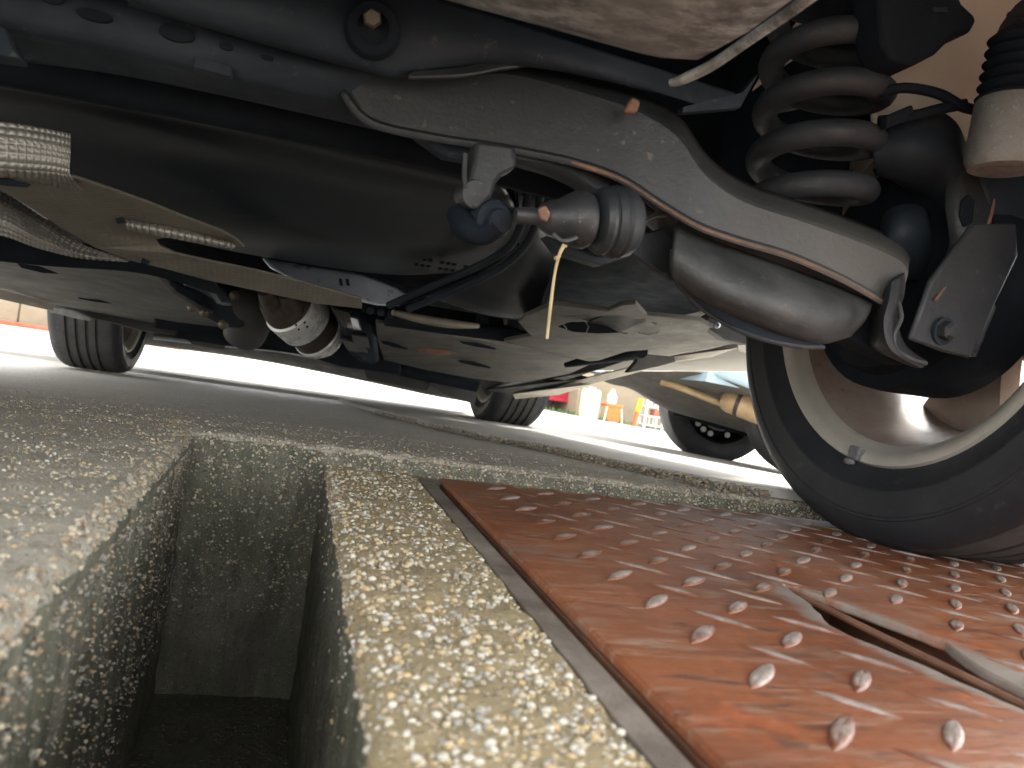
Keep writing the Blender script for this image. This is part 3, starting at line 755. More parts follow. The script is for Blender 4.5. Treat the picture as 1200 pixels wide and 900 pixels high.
# outer end of the arm: curled flange
sf('arm_end_flange', [[(1060, 318, .622), (1058, 345, .618), (1050, 372, .612), (1060, 405, .612), (1085, 424, .62)],
    [(1046, 330, .60), (1042, 352, .594), (1036, 380, .592), (1045, 410, .594), (1080, 430, .604)],
    [(1030, 352, .64), (1024, 366, .64), (1018, 384, .64), (1020, 405, .64), (1060, 425, .64)]], 'arm', arm, .003, 24, 10)
MB().tube(PL([(1052, 352, .607), (1056, 372, .600), (1048, 392, .596), (1050, 408, .596), (1066, 420, .598), (1085, 426, .602)]), .0022, 8, 30).build('arm_flange_edge', M['armgrey'], arm)
pl('arm_under_web', [(985, 392), (1010, 372), (1040, 372), (1048, 400), (1075, 425), (1060, 428), (1020, 412)], .635, (0, .03, 0), 'black', arm, .004)

# ---- trailing link with bolt
lk = MB().surf([PL(r) for r in ([(1112, 195, .66), (1108, 240, .655), (1112, 290, .65), (1085, 335, .645), (1072, 390, .63)],
      [(1128, 198, .648), (1128, 245, .642), (1132, 295, .636), (1108, 345, .628), (1090, 402, .614)],
      [(1150, 202, .65), (1158, 240, .644), (1158, 285, .638), (1140, 345, .626), (1115, 410, .614)],
      [(1160, 207, .66), (1166, 240, .656), (1185, 290, .65), (1168, 350, .64), (1141, 418, .628)])], 24, 16)
link = lk.build('trailing_link', M['arm'], car, solid=.005)
pl('link_plate', [(1066, 397), (1090, 330), (1140, 262), (1192, 262), (1194, 300), (1160, 372), (1139, 420), (1105, 412)], .606, (0, .006, 0), 'arm', link, .003)
MB().tube(PL([(1160, 205, .645), (1164, 240, .64), (1150, 280, .628), (1118, 322, .612), (1096, 352, .603)]), .0016, 8, 24).build('link_edge', M['rustlip'], link)
MB().lathe(P(1104, 388, .606), (.1, -1, -.1), [(0, .0135), (.003, .0135), (.004, .009)], 24).build('washer', M['dark'], link)
MB().lathe(P(1106, 387, .602), (.1, -1, -.1), [(0, .0095), (.008, .0092), (.011, .006), (.0115, 0)], 6).build('bolt', M['arm'], link, smooth=False)
pl('link_slot', [(1128, 235), (1136, 228), (1143, 236), (1140, 262), (1130, 266), (1126, 252)], .6365, (0, .003, 0), 'black', link, .001)

# ---- coil spring
def spring():
    mb = MB(); pts = []
    b = P(942, 262, .72); t = P(984, -8, .72); ax = t-b; n = 150; turns = 4.85
    u = Vector((1, 0, 0)); u = (u-ax.normalized()*u.dot(ax.normalized())).normalized(); v = ax.normalized().cross(u)
    for i in range(n+1):
        q = i/n; a = 2*math.pi*turns*q+.9; r = .0565+.004*q
        pts.append(b+ax*q+(u*math.cos(a)+v*math.sin(a))*r)
    return mb.tube(pts, .0135, 14).build('coil_spring', M['spring'], car)
spring()
MB().lathe(P(984, -10, .72), (0, 0, 1), [(0, .0), (0, .08), (.05, .085)], 32).build('spring_seat', M['dark'], car)
# wall between spring and body, dark with a few pale clips in the gaps
MB().grid([[Vector((.25, 1.10, z)), Vector((.60, 1.10, z)), Vector((.655, 1.02, z)), Vector((.655, .86, z))] for z in (.36, .5, .75)]).build('inner_wheel_wall', M['black'], car, solid=.004)
MB().grid([[Vector((x, .768+.43*math.cos(R(a_)), .303+.43*math.sin(R(a_)))) for x in (.62, .70, .78, .86, .90)] for a_ in range(12, 181, 8)]).build('wheel_arch_liner', M['primer'], car, solid=.003)
pl('grey_clip', [(902, 122), (938, 112), (940, 126), (900, 134)], .80, (0, .01, 0), 'alu', bevel=.002)
pl('grey_clip', [(930, 92), (955, 88), (950, 102), (932, 98)], .80, (0, .01, 0), 'alu', bevel=.002)
pl('upper_gusset', [(800, 125), (870, 108), (890, 85), (868, 126), (800, 132)], .60, (0, .01, .0), 'dark', bevel=.001)
pl('gusset_lip', [(742, 112), (752, 118), (748, 132), (732, 130)], .585, (0, .01, 0), 'rustlip', bevel=.003)
sf('inner_fender', [[(1000, -60, .64), (1100, -60, .64), (1240, -60, .62)], [(1010, 40, .69), (1100, 40, .69), (1240, 30, .65)], [(1018, 110, .72), (1105, 115, .715), (1240, 100, .66)], [(1024, 160, .735), (1112, 165, .725), (1240, 160, .665)]], 'primer')
# bracket and hoses at upper right
pl('body_bracket', [(1030, -20), (1120, -20), (1130, 5), (1148, 22), (1140, 38), (1120, 42), (1100, 62), (1075, 75), (1048, 72), (1036, 50)], .62, (0, .04, 0), 'black', bevel=.006)
pl('bracket_slot', [(1093, 8), (1110, 8), (1112, 14), (1094, 14)], .618, (0, .004, 0), 'dark', bevel=.001)
MB().tube(PL([(1030, 108, .66), (1062, 103, .65), (1100, 110, .64), (1128, 125, .63), (1150, 130, .63)]), .0052, 10, 30).build('brake_hose', M['black'], car)
MB().tube(PL([(1030, 142, .66), (1062, 138, .65), (1100, 128, .64), (1132, 122, .63)]), .0055, 10, 30).build('brake_hose', M['black'], car)
pl('hose_clip', [(1040, 135), (1070, 122), (1072, 130), (1062, 142), (1040, 150)], .64, (0, .01, 0), 'black', bevel=.002)
sf('knuckle', [[(1030, 150, .70), (1080, 138, .68), (1110, 150, .67), (1125, 190, .67)], [(1025, 175, .68), (1070, 170, .655), (1110, 185, .65), (1122, 220, .66)],
    [(1030, 195, .70), (1065, 200, .68), (1100, 215, .68), (1115, 250, .69)], [(1030, 190, .74), (1070, 215, .74), (1100, 250, .74), (1118, 290, .74)]], 'dark', thick=.02)
MB().surf([PL(r) for r in ([(1035, 300, .72), (1040, 255, .70), (1062, 243, .69), (1085, 252, .70), (1095, 290, .72)], [(1037, 320, .70), (1045, 280, .675), (1064, 268, .665), (1082, 280, .675), (1090, 320, .70)],
   [(1045, 340, .72), (1052, 330, .70), (1064, 325, .695), (1078, 330, .70), (1085, 340, .72)])], 20, 14).build('bump_rubber', M['dark'], car, solid=.01)
# shock absorber at the right edge
shk = MB().lathe(P(1176, 195, .58), P(1188, 95, .58)-P(1176, 195, .58), [(0, .0), (-.004, .02), (-.003, .030), (.004, .0335), (.012, .0335), (.058, .0305), (.062, .029), (.062, 0)], 40)
shock = shk.build('shock_absorber', M['cup'], car)
bt = [(.060, .026)]
for k in range(6): bt += [(.064+k*.011, .031-.001*k), (.0695+k*.011, .025-.001*k)]
MB().lathe(P(1176, 195, .58), P(1188, 95, .58)-P(1176, 195, .58), bt+[(.14, 0)], 36).build('dust_boot', M['black'], shock)
pl('upper_arm_plate', [(1150, 205), (1215, 190), (1215, 280), (1192, 265), (1165, 262)], .64, (0, .02, 0), 'dark', bevel=.003)

# ---- drop link ball joint in the middle
A0 = P(604, 252, .56); A1 = P(742, 262, .565); ad = A1-A0; L = ad.length; sc = L/138
def prof(pts): return [(d*sc, r*sc) for d, r in pts]
jb = MB().lathe(A0, ad, prof([(0, 0), (0, 7), (4, 9), (24, 9), (27, 11), (30, 14), (36, 17), (50, 21), (56, 25), (66, 30), (78, 31), (84, 28), (85, 0)]), 28)
joint = jb.build('drop_link_joint', M['boot'], car, ang=35)
MB().lathe(A0, ad, prof([(74, 0), (74, 21), (88, 19), (90, 26), (93, 34), (99, 37), (103, 36), (105, 30), (106, 37), (113, 40), (117, 37), (121, 39), (132, 36), (138, 30), (141, 20), (142, 0)]), 32).build('joint_housing', M['arm'], joint, ang=30)
MB().lathe(A0, ad, prof([(103, 33), (105, 36.5), (107, 33)]), 32).build('clamp_ring', M['armgrey'], joint)
MB().tube(PL([(648, 274, .548), (660, 282, .546), (676, 278, .548)]), .0016, 6, 12).build('boot_wire', M['armgrey'], joint)
pl('joint_spot', [(631, 244), (640, 240), (646, 250), (642, 260), (633, 256)], .5455, (0, .004, 0), 'rustlip', joint, .0015)
pl('joint_bracket', [(712, 216), (736, 222), (738, 245), (728, 262), (708, 240)], .575, (0, .02, 0), 'dark', bevel=.004)
pl('bracket_foot', [(640, 275), (700, 300), (742, 295), (740, 300), (706, 311), (655, 295)], .60, (0, .02, 0), 'dark', bevel=.004)
# hanging bush bracket left of it
hb = MB().poly(PL([(556, 165), (606, 172), (606, 196), (590, 204), (582, 214), (577, 232), (567, 244), (553, 246), (543, 236), (541, 222), (550, 208), (555, 190)], .598), (0, .022, 0)).build('bush_bracket', M['arm'], car, bevel=.005)
MB().lathe(P(557, 228, .600), (.1, -1, -.1), [(-.02, .012), (0, .012), (.002, .011), (.003, .006), (.004, 0)], 24).build('bush_end', M['boot'], hb)
MB().lathe(P(580, 258, .60), (.3, -1, -.2), [(-.02, .016), (0, .016), (.003, .013), (.003, .010), (.008, .009), (.009, 0)], 24).build('bush_sleeve', M['dark'], hb)
MB().tube(PL([(538, 250, .62), (545, 265, .61), (565, 272, .605), (580, 262, .60)]), .011, 12, 14).build('bush_arm', M['black'], hb)
MB().tube(PL([(545, 180, .60), (544, 205, .60), (546, 222, .598)]), .0022, 8).build('wire_clip', M['arm'], hb)
pl('bush_gusset', [(470, 140), (560, 160), (610, 168), (600, 195), (560, 190), (520, 182), (490, 160)], .645, (0, .02, 0), 'dark', hb, .004)
# strut running into the arm and its webs
MB().surf([PL(r) for r in ([(600, 170, .635), (660, 180, .635), (710, 208, .63), (765, 250, .625)], [(600, 184, .625), (655, 196, .625), (700, 222, .62), (750, 262, .615)], [(605, 192, .64), (650, 206, .64), (695, 232, .635), (745, 272, .63)])], 20, 8).build('cross_strut', M['arm'], car, solid=.006)
pl('strut_web', [(735, 268), (760, 272), (796, 262), (796, 332), (770, 318), (738, 296)], .645, (0, .012, 0), 'arm', bevel=.002)
MB().tube(PL([(750, 262, .62), (768, 254, .62), (790, 252, .62)]), .0016, 6).build('wire_clip', M['armgrey'], car)

# ---- fuel tank
tk = MB().surf([PL(r) for r in (
  [(-80, 40, 1.0), (150, 80, 1.0), (300, 110, 1.0), (450, 150, 1.0), (600, 190, 1.0)],
  [(-80, 50, .915), (150, 90, .915), (300, 126, .915), (450, 166, .915), (590, 204, .95)],
  [(-80, 70, .86), (150, 112, .86), (300, 148, .86), (450, 183, .86), (590, 216, .91)],
  [(-80, 86, .885), (150, 128, .885), (300, 162, .885), (450, 198, .885), (596, 227, .925)],
  [(-80, 104, .906), (150, 146, .906), (300, 180, .906), (450, 213, .906), (602, 239, .94)],
  [(-80, 130, .955), (150, 172, .955), (300, 202, .955), (450, 232, .955), (606, 252, .98)],
  [(-80, 172, 1.0), (150, 208, 1.0), (300, 236, 1.0), (450, 256, 1.0), (604, 264, 1.02)],
  [(-80, 212, 1.06), (150, 246, 1.06), (300, 270, 1.06), (450, 285, 1.06), (596, 280, 1.07)],
  [(-80, 232, 1.15), (150, 262, 1.15), (300, 288, 1.14), (450, 306, 1.14), (580, 298, 1.13)],
  [(-80, 238, 1.26), (150, 268, 1.26), (300, 298, 1.25), (450, 320, 1.25), (560, 316, 1.22)],
  [(-80, 225, 1.45), (150, 255, 1.45), (300, 288, 1.45), (450, 310, 1.45), (560, 306, 1.40)])], 44, 50)
tank = tk.build('fuel_tank', M['tank'], car, solid=.004, ang=80)
sf('tank_end', [[(600, 195, .98), (625, 200, 1.0), (645, 215, 1.05)], [(606, 235, .985), (636, 245, 1.02), (655, 262, 1.08)], [(604, 262, 1.03), (628, 280, 1.06), (650, 300, 1.12)],
   [(580, 300, 1.14), (606, 318, 1.15), (640, 335, 1.2)], [(545, 325, 1.26), (590, 350, 1.26), (632, 360, 1.3)], [(500, 345, 1.34), (570, 368, 1.35), (622, 375, 1.38)], [(500, 340, 1.5), (570, 360, 1.5), (622, 370, 1.5)]], 'tank', tank, .004)
MB().tube(PL([(455, 358, 1.22), (500, 338, 1.17), (560, 312, 1.09), (596, 290, 1.03), (612, 260, .97), (622, 215, .92)]), .0058, 10, 40).build('brake_line', M['dark'], car)
MB().tube(PL([(478, 362, 1.22), (520, 345, 1.17), (580, 318, 1.09), (612, 292, 1.03), (628, 262, .97), (634, 220, .92)]), .0058, 10, 40).build('brake_line', M['dark'], car)
MB().tube(PL([(468, 356, 1.235), (520, 336, 1.18), (575, 310, 1.10), (606, 285, 1.04)]), .004, 8, 30).build('brake_line', M['black'], car)
# moulded marks on the tank underside: two rows of small raised ticks
mk = MB()
for k in range(16):
    x = 462+k*7.0; y = 299+k*1.2
    if k in (2, 7, 11): continue
    for dy in ((0, 7) if k > 3 else (0,)):
        p = P(x-dy*.3, y+dy-1, 1.128); mk.obox(p, Vector((.0028, 0, .0003)), Vector((0, .004, 0)), Vector((0, 0, .0016)))
mk.build('moulded_marks', M['black'], tank, smooth=False)
pan = MB().surf([PL(r) for r in ([(308, 303, 1.26), (360, 312, 1.26), (422, 322, 1.26), (462, 337, 1.27), (484, 350, 1.28)], [(316, 312, 1.22), (360, 325, 1.22), (410, 336, 1.22), (450, 348, 1.24), (476, 355, 1.26)], [(322, 316, 1.20), (350, 330, 1.19), (400, 346, 1.19), (440, 357, 1.22), (470, 358, 1.25)])], 24, 8).build('shield_panel', M['bluealu'], car, solid=.003)
for x in (399, 407): pl('panel_slot', [(x-2, 326), (x+2, 327), (x+3, 335), (x-1, 334)], 1.19, (0, .004, 0), 'black', pan, .0005)
pl('panel_gap', [(306, 300), (420, 316), (480, 338), (500, 352), (484, 352), (460, 338), (420, 324), (316, 312)], 1.30, (0, .02, 0), 'black', bevel=0)

# ---- heat shield
hs = MB().embossed([PL(r) for r in ([(-40, 138, .74), (20, 145, .74), (60, 152, .74), (83, 157, .74)], [(-40, 160, .735), (20, 166, .735), (60, 172, .735), (83, 177, .735)], [(-40, 190, .74), (20, 195, .74), (60, 198, .74), (82, 202, .74)], [(-40, 203, .755), (20, 206, .755), (60, 209, .755), (88, 212, .755)], [(-40, 208, .79), (20, 214, .79), (60, 218, .79), (96, 222, .79)])], 130, 90, 15, 11, .0018).build('heat_shield', M['emboss'], car, ang=180)
pl('shield_plate', [(-40, 206, .76), (40, 208, .76), (84, 207, .76), (100, 212, .77), (130, 222, .80), (170, 236, .84), (215, 254, .88), (258, 270, .92), (275, 279, .94), (287, 290, .95),
   (262, 286, .96), (225, 280, .96), (195, 279, .96), (181, 281, .96), (186, 288, .97), (205, 297, .98), (250, 307, 1.0), (300, 317, 1.04), (360, 332, 1.09), (424, 350, 1.14),
   (424, 362, 1.16), (370, 356, 1.14), (300, 341, 1.1), (240, 328, 1.05), (200, 317, 1.02), (150, 305, .99), (110, 290, .95), (70, 266, .90), (30, 240, .84), (0, 222, .79), (-40, 205, .78)], None, (0, .003, .003), 'dust', hs, .001)
pl('shield_hole', [(134, 256), (144, 254), (147, 260), (138, 262)], .86, (0, .003, 0), 'black', hs, .0005)
pl('shield_hole', [(-10, 208), (10, 209), (36, 216), (30, 219), (5, 217), (-10, 214)], .765, (0, .003, 0), 'black', hs, .0005)
pl('shield_hole', [(167, 302), (176, 306), (172, 311), (165, 308)], .985, (0, .003, 0), 'black', hs, .0005)
MB().embossed([PL(r) for r in ([(145, 257, .874), (190, 264, .90), (235, 274, .93), (272, 286, .948)], [(146, 263, .870), (190, 271, .896), (235, 280, .926), (275, 289, .946)], [(150, 268, .882), (190, 277, .908), (232, 284, .938), (268, 289, .955)])], 150, 16, 17, 1, .0035).build('embossed_rib', M['emboss'], hs, ang=180)
sc_ = MB().embossed([PL(r) for r in ([(-60, 205, .88), (0, 224, .88), (50, 255, .92), (100, 288, .97), (152, 304, 1.0)], [(-60, 225, .84), (0, 240, .85), (45, 266, .90), (95, 294, .96), (150, 305, 1.0)], [(-60, 250, .82), (0, 258, .83), (45, 280, .88), (95, 298, .95), (150, 306, 1.0)], [(-60, 268, .83), (0, 276, .84), (45, 291, .89), (95, 302, .96), (152, 306, 1.01)])], 220, 70, 34, 10, .0017).build('shield_scoop', M['emboss'], hs, ang=180)
sf('tunnel_wall', [[(-60, 262, 1.1), (60, 280, 1.1), (160, 296, 1.15), (250, 325, 1.2)], [(-60, 300, 1.1), (60, 312, 1.1), (170, 320, 1.2), (260, 345, 1.3)]], 'black')

# ---- undertrays
tr = pl('undertray', [(-60, 292, 1.35), (0, 301, 1.35), (60, 308, 1.37), (130, 315, 1.4), (185, 322, 1.42), (205, 345, 1.6), (235, 362, 1.8), (278, 378, 2.1), (270, 388, 2.4), (255, 392, 2.5), (150, 378, 2.5), (90, 362, 2.4), (40, 352, 2.2), (0, 341, 2.1), (-60, 330, 2.0)], None, (0, .0, .008), 'tray', bevel=.002)
pl('tray_slot', [(20, 309), (45, 312), (68, 321), (50, 320), (25, 314)], 1.38, (0, .003, .001), 'black', tr, .0005)
pl('tray_slot', [(90, 347), (112, 350), (130, 356), (112, 354), (92, 350)], 1.95, (0, .003, .001), 'black', tr, .0005)
pl('sill_strip', [(-40, 332, 2.0), (0, 344, 2.0), (60, 360, 2.2), (62, 365, 2.2), (0, 351, 2.0), (-40, 342, 2.0)], None, (0, .004, .01), 'sill', bevel=.002)
pl('wheel_deflector', [(60, 361), (85, 364), (108, 373), (106, 377), (90, 374), (58, 366)], 2.38, (0, .006, .004), 'cup', bevel=.002)
sf('wheel_liner', [[(50, 352, 2.42), (110, 365, 2.42), (170, 374, 2.42), (210, 384, 2.42)], [(104, 372, 2.40), (130, 378, 2.40), (170, 388, 2.40), (205, 393, 2.40)]], 'traydark')
tf = pl('undertray', [(440, 378, 1.5), (500, 389, 1.55), (560, 399, 1.62), (615, 409, 1.7), (660, 417, 1.78), (697, 425, 1.85), (668, 438, 2.05), (622, 447, 2.3), (590, 448, 2.4), (550, 443, 2.4), (500, 434, 2.3), (450, 422, 2.2), (442, 400, 1.8)], None, (0, 0, .008), 'tray', bevel=.002)
for (x, y, a, Y) in ((560, 405, 22, 1.66), (556, 427, 20, 2.05), (462, 405, 16, 1.8), (690, 424, 12, 1.84)):
    pl('tray_slot', [(x-a, y-5), (x, y-3), (x+a*.9, y+3), (x+a, y+5), (x, y+2), (x-a*.8, y-2)], Y-.02, (0, .003, .001), 'black', tf, .0005)
pl('tray_stain', [(488, 408), (515, 409), (535, 414), (515, 417), (492, 413)], 1.78, (0, .003, .001), 'rustlip', tf, 0)
trr = pl('undertray', [(590, 400, 1.5), (622, 394, 1.42), (607, 378, 1.28), (615, 371, 1.24), (648, 357, 1.15), (712, 365, 1.15), (728, 358, 1.12), (745, 357, 1.12), (757, 370, 1.17), (820, 376, 1.17), (845, 390, 1.22), (868, 402, 1.28), (815, 411, 1.42), (775, 409, 1.42), (735, 412, 1.5), (695, 425, 1.75)], None, (0, 0, .008), 'tray', bevel=.002)
pl('tray_hole', [(654, 383), (668, 378), (700, 377), (716, 385), (726, 390), (700, 391), (672, 389)], 1.23, (0, .003, .001), 'black', trr, .0005)
sf('tray_lobe', [[(690, 377, 1.225), (712, 366, 1.18), (728, 358, 1.15), (748, 358, 1.15)], [(700, 380, 1.235), (722, 376, 1.20), (742, 368, 1.18), (756, 371, 1.18)], [(718, 388, 1.25), (728, 388, 1.24), (742, 382, 1.22), (757, 377, 1.2)]], 'traydark', trr, .002)
for (pts) in ([(660, 380), (664, 385), (661, 390)], [(686, 377), (690, 383), (687, 390)], [(758, 372), (764, 378), (770, 380)], [(748, 390), (760, 392), (772, 389)], [(722, 384), (728, 390), (735, 391)]):
    MB().tube(PL(pts, 1.205), .0011, 5).build('cobweb_strand', M['cup'], trr)
MB().tube(PL([(662, 428, 1.8), (690, 422, 1.75), (735, 414, 1.6), (752, 412, 1.5)]), [.006, .012, .018, .014], 12, 16).build('jacking_pad', M['black'], car)
pl('sill_gusset', [(748, 414), (790, 418), (792, 424), (770, 430), (735, 437), (746, 424)], 1.55, (0, .02, .0), 'traydark', bevel=.002)
pl('side_sill', [(600, 462, 2.5), (645, 456, 2.35), (690, 442, 2.1), (732, 432, 1.85), (790, 417, 1.6), (830, 411, 1.45), (868, 401, 1.3), (868, 407, 1.3), (832, 419, 1.45), (792, 424, 1.6), (738, 439, 1.85), (695, 450, 2.1), (655, 463, 2.35), (604, 468, 2.5)], None, (.006, .004, .004), 'sill', bevel=.002)
pl('tray_end', [(560, 444, 2.53), (592, 446, 2.52), (622, 446, 2.45), (668, 437, 2.2), (690, 443, 2.12), (645, 457, 2.37), (604, 463, 2.52), (568, 457, 2.53)], None, (0, .01, .004), 'traydark', bevel=.002)
pl('sill_end', [(864, 402), (879, 404), (880, 416), (864, 412)], 1.25, (.02, .02, .02), 'sill', bevel=.002)
pl('seam_lip', [(640, 445, 2.3), (700, 424, 1.95), (740, 414, 1.75), (742, 420, 1.75), (700, 434, 1.95), (650, 450, 2.3)], None, (0, .006, .006), 'traydark', bevel=.001)
pl('rear_tray_link', [(820, 376), (845, 362), (880, 395), (880, 405), (850, 398)], 1.2, (0, .03, 0), 'traydark', bevel=.004)
MB().lathe(P(840, 381, 1.19), (0, -1, 0), [(0, .006), (.003, .006), (.004, .003)], 12).build('clip_ring', M['alu'], car)
MB().tube(PL([(460, 366, 1.33), (490, 373, 1.35), (525, 379, 1.38), (560, 382, 1.42)]), [.005, .008, .009, .005], 10, 20).build('side_pipe', M['dust'], car)
pl('dark_side_rail', [(455, 370, 1.45), (540, 384, 1.48), (600, 386, 1.5), (626, 396, 1.5), (600, 402, 1.52), (520, 392, 1.52), (450, 382, 1.5)], None, (0, .02, .01), 'black', bevel=.003)

# ---- gearbox, catalyst and engine bay bits between the trays
gb = MB()
gb.poly(PL([(192, 326), (220, 335), (262, 338), (284, 350), (300, 365), (285, 386), (262, 384), (240, 372), (214, 352)], 1.9), (0, .25, .05)); gb.build('gearbox', M['dark'], car, bevel=.012)
MB().surf([PL(r) for r in ([(216, 332, 1.86), (236, 340, 1.84), (254, 352, 1.84)], [(228, 330, 1.83), (246, 338, 1.82), (260, 356, 1.83)], [(244, 332, 1.86), (262, 342, 1.85), (270, 358, 1.86)])], 10, 10).build('gearbox_cover', M['alu'], car, solid=.01)
MB().tube(PL([(275, 352, 1.95), (292, 368, 1.95), (286, 392, 2.0)]), [.05, .055, .05], 16, 10).build('gearbox_bell', M['traydark'], car)
for (x, y) in ((194, 334), (200, 341), (240, 366), (262, 380), (275, 346), (226, 360)):
    MB().lathe(P(x, y, 1.80), (0, -1, -.1), [(0, .011), (.01, .011), (.014, .007), (.015, 0)], 8).build('gearbox_bolt', M['bolt'], car)
c0 = P(322, 344, 1.72); c1 = P(378, 396, 1.84); ca = c1-c0; cl = ca.length
cat = MB().lathe(c0, ca, [(0, .0), (0, .042), (.1*cl, .050), (.2*cl, .056), (.3*cl, .058)], 36).build('catalytic_converter', M['hot'], car)
MB().lathe(c0, ca, [(.28*cl, .057), (.30*cl, .063), (.62*cl, .063), (.64*cl, .057)], 36).build('bright_band', M['chrome'], cat)
MB().lathe(c0, ca, [(.62*cl, .057), (.70*cl, .056), (.86*cl, .057), (.88*cl, .058)], 36).build('scaled_band', M['hot'], cat)
MB().lathe(c0, ca, [(.86*cl, .058), (.88*cl, .061), (1.0*cl, .056), (1.12*cl, .04), (1.12*cl, 0)], 36).build('end_cone', M['chrome'], cat)
for (x, y) in ((318, 356), (342, 360)): MB().tube(PL([(x-6, y-16, 1.68), (x, y-4, 1.70), (x+6, y+6, 1.74)]), [.018, .024, .022], 16, 8).build('down_pipe', M['hot'], cat)
for (x, y) in ((347, 381), (350, 386), (357, 378), (360, 383)): MB().lathe(P(x, y, 1.68), (0, -1, 0), [(0, .0028), (.003, .002), (.003, 0)], 6).build('band_mark', M['black'], cat)
eb = MB(); eb.poly(PL([(385, 356), (420, 365), (440, 380), (445, 425), (430, 428), (410, 415), (400, 385)], 1.7), (0, .25, .03)); blk = eb.build('bracket_block', M['dark'], car, bevel=.008)
for (pts, mt) in (([(388, 360), (410, 366), (416, 388), (402, 384)], 'traydark'), ([(400, 368), (420, 373), (424, 388), (406, 385)], 'alu'), ([(412, 392), (430, 395), (434, 410), (414, 404)], 'traydark'), ([(398, 396), (424, 404), (432, 414), (408, 412)], 'traydark')):
    pl('bracket_piece', pts, 1.66, (0, .03, .01), mt, blk, .003)
pl('terminal_strip', [(420, 353), (448, 357), (478, 366), (480, 376), (450, 372), (424, 366)], 1.40, (0, .02, .02), 'black', bevel=.003)
for k in range(4):
    MB().lathe(P(434+k*12, 364+k*2.2, 1.395), (0, -1, -.2), [(0, .007), (.004, .007), (.005, .004), (.005, 0)], 10).build('terminal_bolt', M['dark'], car)
pl('engine_mass', [(180, 335), (300, 345), (420, 360), (470, 380), (470, 440), (400, 430), (300, 400), (180, 385)], 2.3, (0, .3, .05), 'black', bevel=.01)
# front lip and valance
fl_ = sf('front_valance', [[(60, 370, 3.2), (170, 378, 3.2), (300, 400, 3.2), (420, 425, 3.2), (500, 440, 3.2), (556, 450, 3.2)], [(60, 386, 3.3), (170, 397, 3.3), (300, 414, 3.3), (420, 437, 3.3), (500, 454, 3.3), (556, 464, 3.3)], [(60, 390, 3.42), (170, 402, 3.42), (300, 420, 3.42), (420, 443, 3.42), (500, 460, 3.42), (556, 470, 3.42)],
   [(60, 360, 3.55), (170, 370, 3.55), (300, 388, 3.55), (420, 405, 3.55), (500, 420, 3.55), (556, 430, 3.55)]], 'traydark')
MB().tube(PL([(180, 394, 3.24), (260, 403, 3.24), (330, 410, 3.24), (400, 424, 3.24), (470, 440, 3.24)]), .012, 8, 30).build('lip_strip', M['alu'], fl_)
MB().tube(PL([(200, 386, 2.5), (260, 396, 2.5), (330, 404, 2.5), (400, 414, 2.5), (460, 430, 2.5), (560, 452, 2.5)]), .022, 10, 30).build('front_subframe', M['black'], car)
pl('lip_tab', [(425, 428), (470, 432), (505, 452), (500, 458), (430, 445)], 2.8, (0, .03, .01), 'traydark', bevel=.004)
pl('lip_tab', [(210, 390), (240, 386), (268, 398), (262, 410), (225, 404)], 2.8, (0, .03, .01), 'traydark', bevel=.004)
pl('front_flap', [(500, 446), (560, 458), (556, 474), (520, 462)], 2.6, (0, .01, .0), 'traydark', bevel=.001)

# ---- dry grass stalk caught on the joint
st = MB().tube(PL([(661, 287, .545), (655, 300, .545), (650, 322, .547), (646, 352, .549), (641, 397, .55)]), [.0016, .0013, .001, .0013, .0011], 7, 30)
st.tube(PL([(656, 300, .545), (651, 303, .543)]), [.0012, .0016], 6); st.tube(PL([(660, 290, .545), (664, 288, .543)]), .001, 6)
tag(st.build('dry_stalk', M['straw']), 'thin dry straw stalk hanging from the rubber joint under the car', 'stalk')

# ================================================================== NEIGHBOUR CAR
nc = thing('car', 'pale blue car beyond the near tyre, its tan muffler and one black wheel showing', 'car', (2.3, 4.3, -.2))
def npl(name, pts, Y, vec, mat, parent=nc, bevel=.004): return pl(name, pts, Y, vec, mat, parent, bevel)
sf('underbody', [[(696, 440, 2.95), (750, 428, 2.7), (820, 436, 2.5), (960, 478, 2.3)], [(720, 450, 3.0), (775, 456, 2.85), (845, 468, 2.7), (960, 506, 2.55)], [(732, 447, 3.2), (778, 477, 3.1), (845, 497, 3.02), (960, 532, 2.9)], [(732, 440, 3.6), (778, 465, 3.6), (845, 480, 3.6), (960, 505, 3.6)]], 'tray', nc, .01)
MB().surf([PL(r) for r in ([(745, 425, 2.68), (800, 400, 2.52), (880, 390, 2.36), (980, 395, 2.2)], [(750, 428, 2.67), (815, 430, 2.5), (890, 452, 2.34), (980, 480, 2.18)], [(760, 430, 2.70), (820, 436, 2.52), (890, 456, 2.36), (980, 486, 2.2)])], 24, 12).build('rear_bumper', M['blue'], nc, solid=.01)
nb = MB()
rows = []
for q in frange(0, 1, 16):
    x = 1.42+q*3.8; top = 1.25 if .12 < q < .7 else .85
    zz = -.03+G(x, 3.2)*.6
    rows.append([Vector((x, 3.12+dy, z+zz)) for dy, z in ((-.66, .30), (-.74, .55), (-.72, .8), (-.52, top), (.52, top), (.72, .8), (.74, .55), (.66, .30))])
nb.grid(rows); nb.add(rows[0], [tuple(range(8))]); nb.add(rows[-1], [tuple(range(8))]); nb.build('body', M['blue'], nc, ang=50)
MB().tube(PL([(775, 447, 2.75), (800, 455, 2.7), (830, 467, 2.65), (850, 474, 2.6)]), .014, 12, 16).build('exhaust_pipe', M['tan'], nc)
mm = MB(); a = P(846, 467, 2.6); b = P(960, 508, 2.35); mm.lathe(a, b-a, [(0, .02), (.01, .036), (.03, .044), (.09, .046), ((b-a).length, .046)], 28); mm.build('rear_muffler', M['tan'], nc)
MB().lathe(a, b-a, [(.06, .046), (.062, .049), (.074, .049), (.076, .046)], 28).build('muffler_seam', M['hot'], nc)
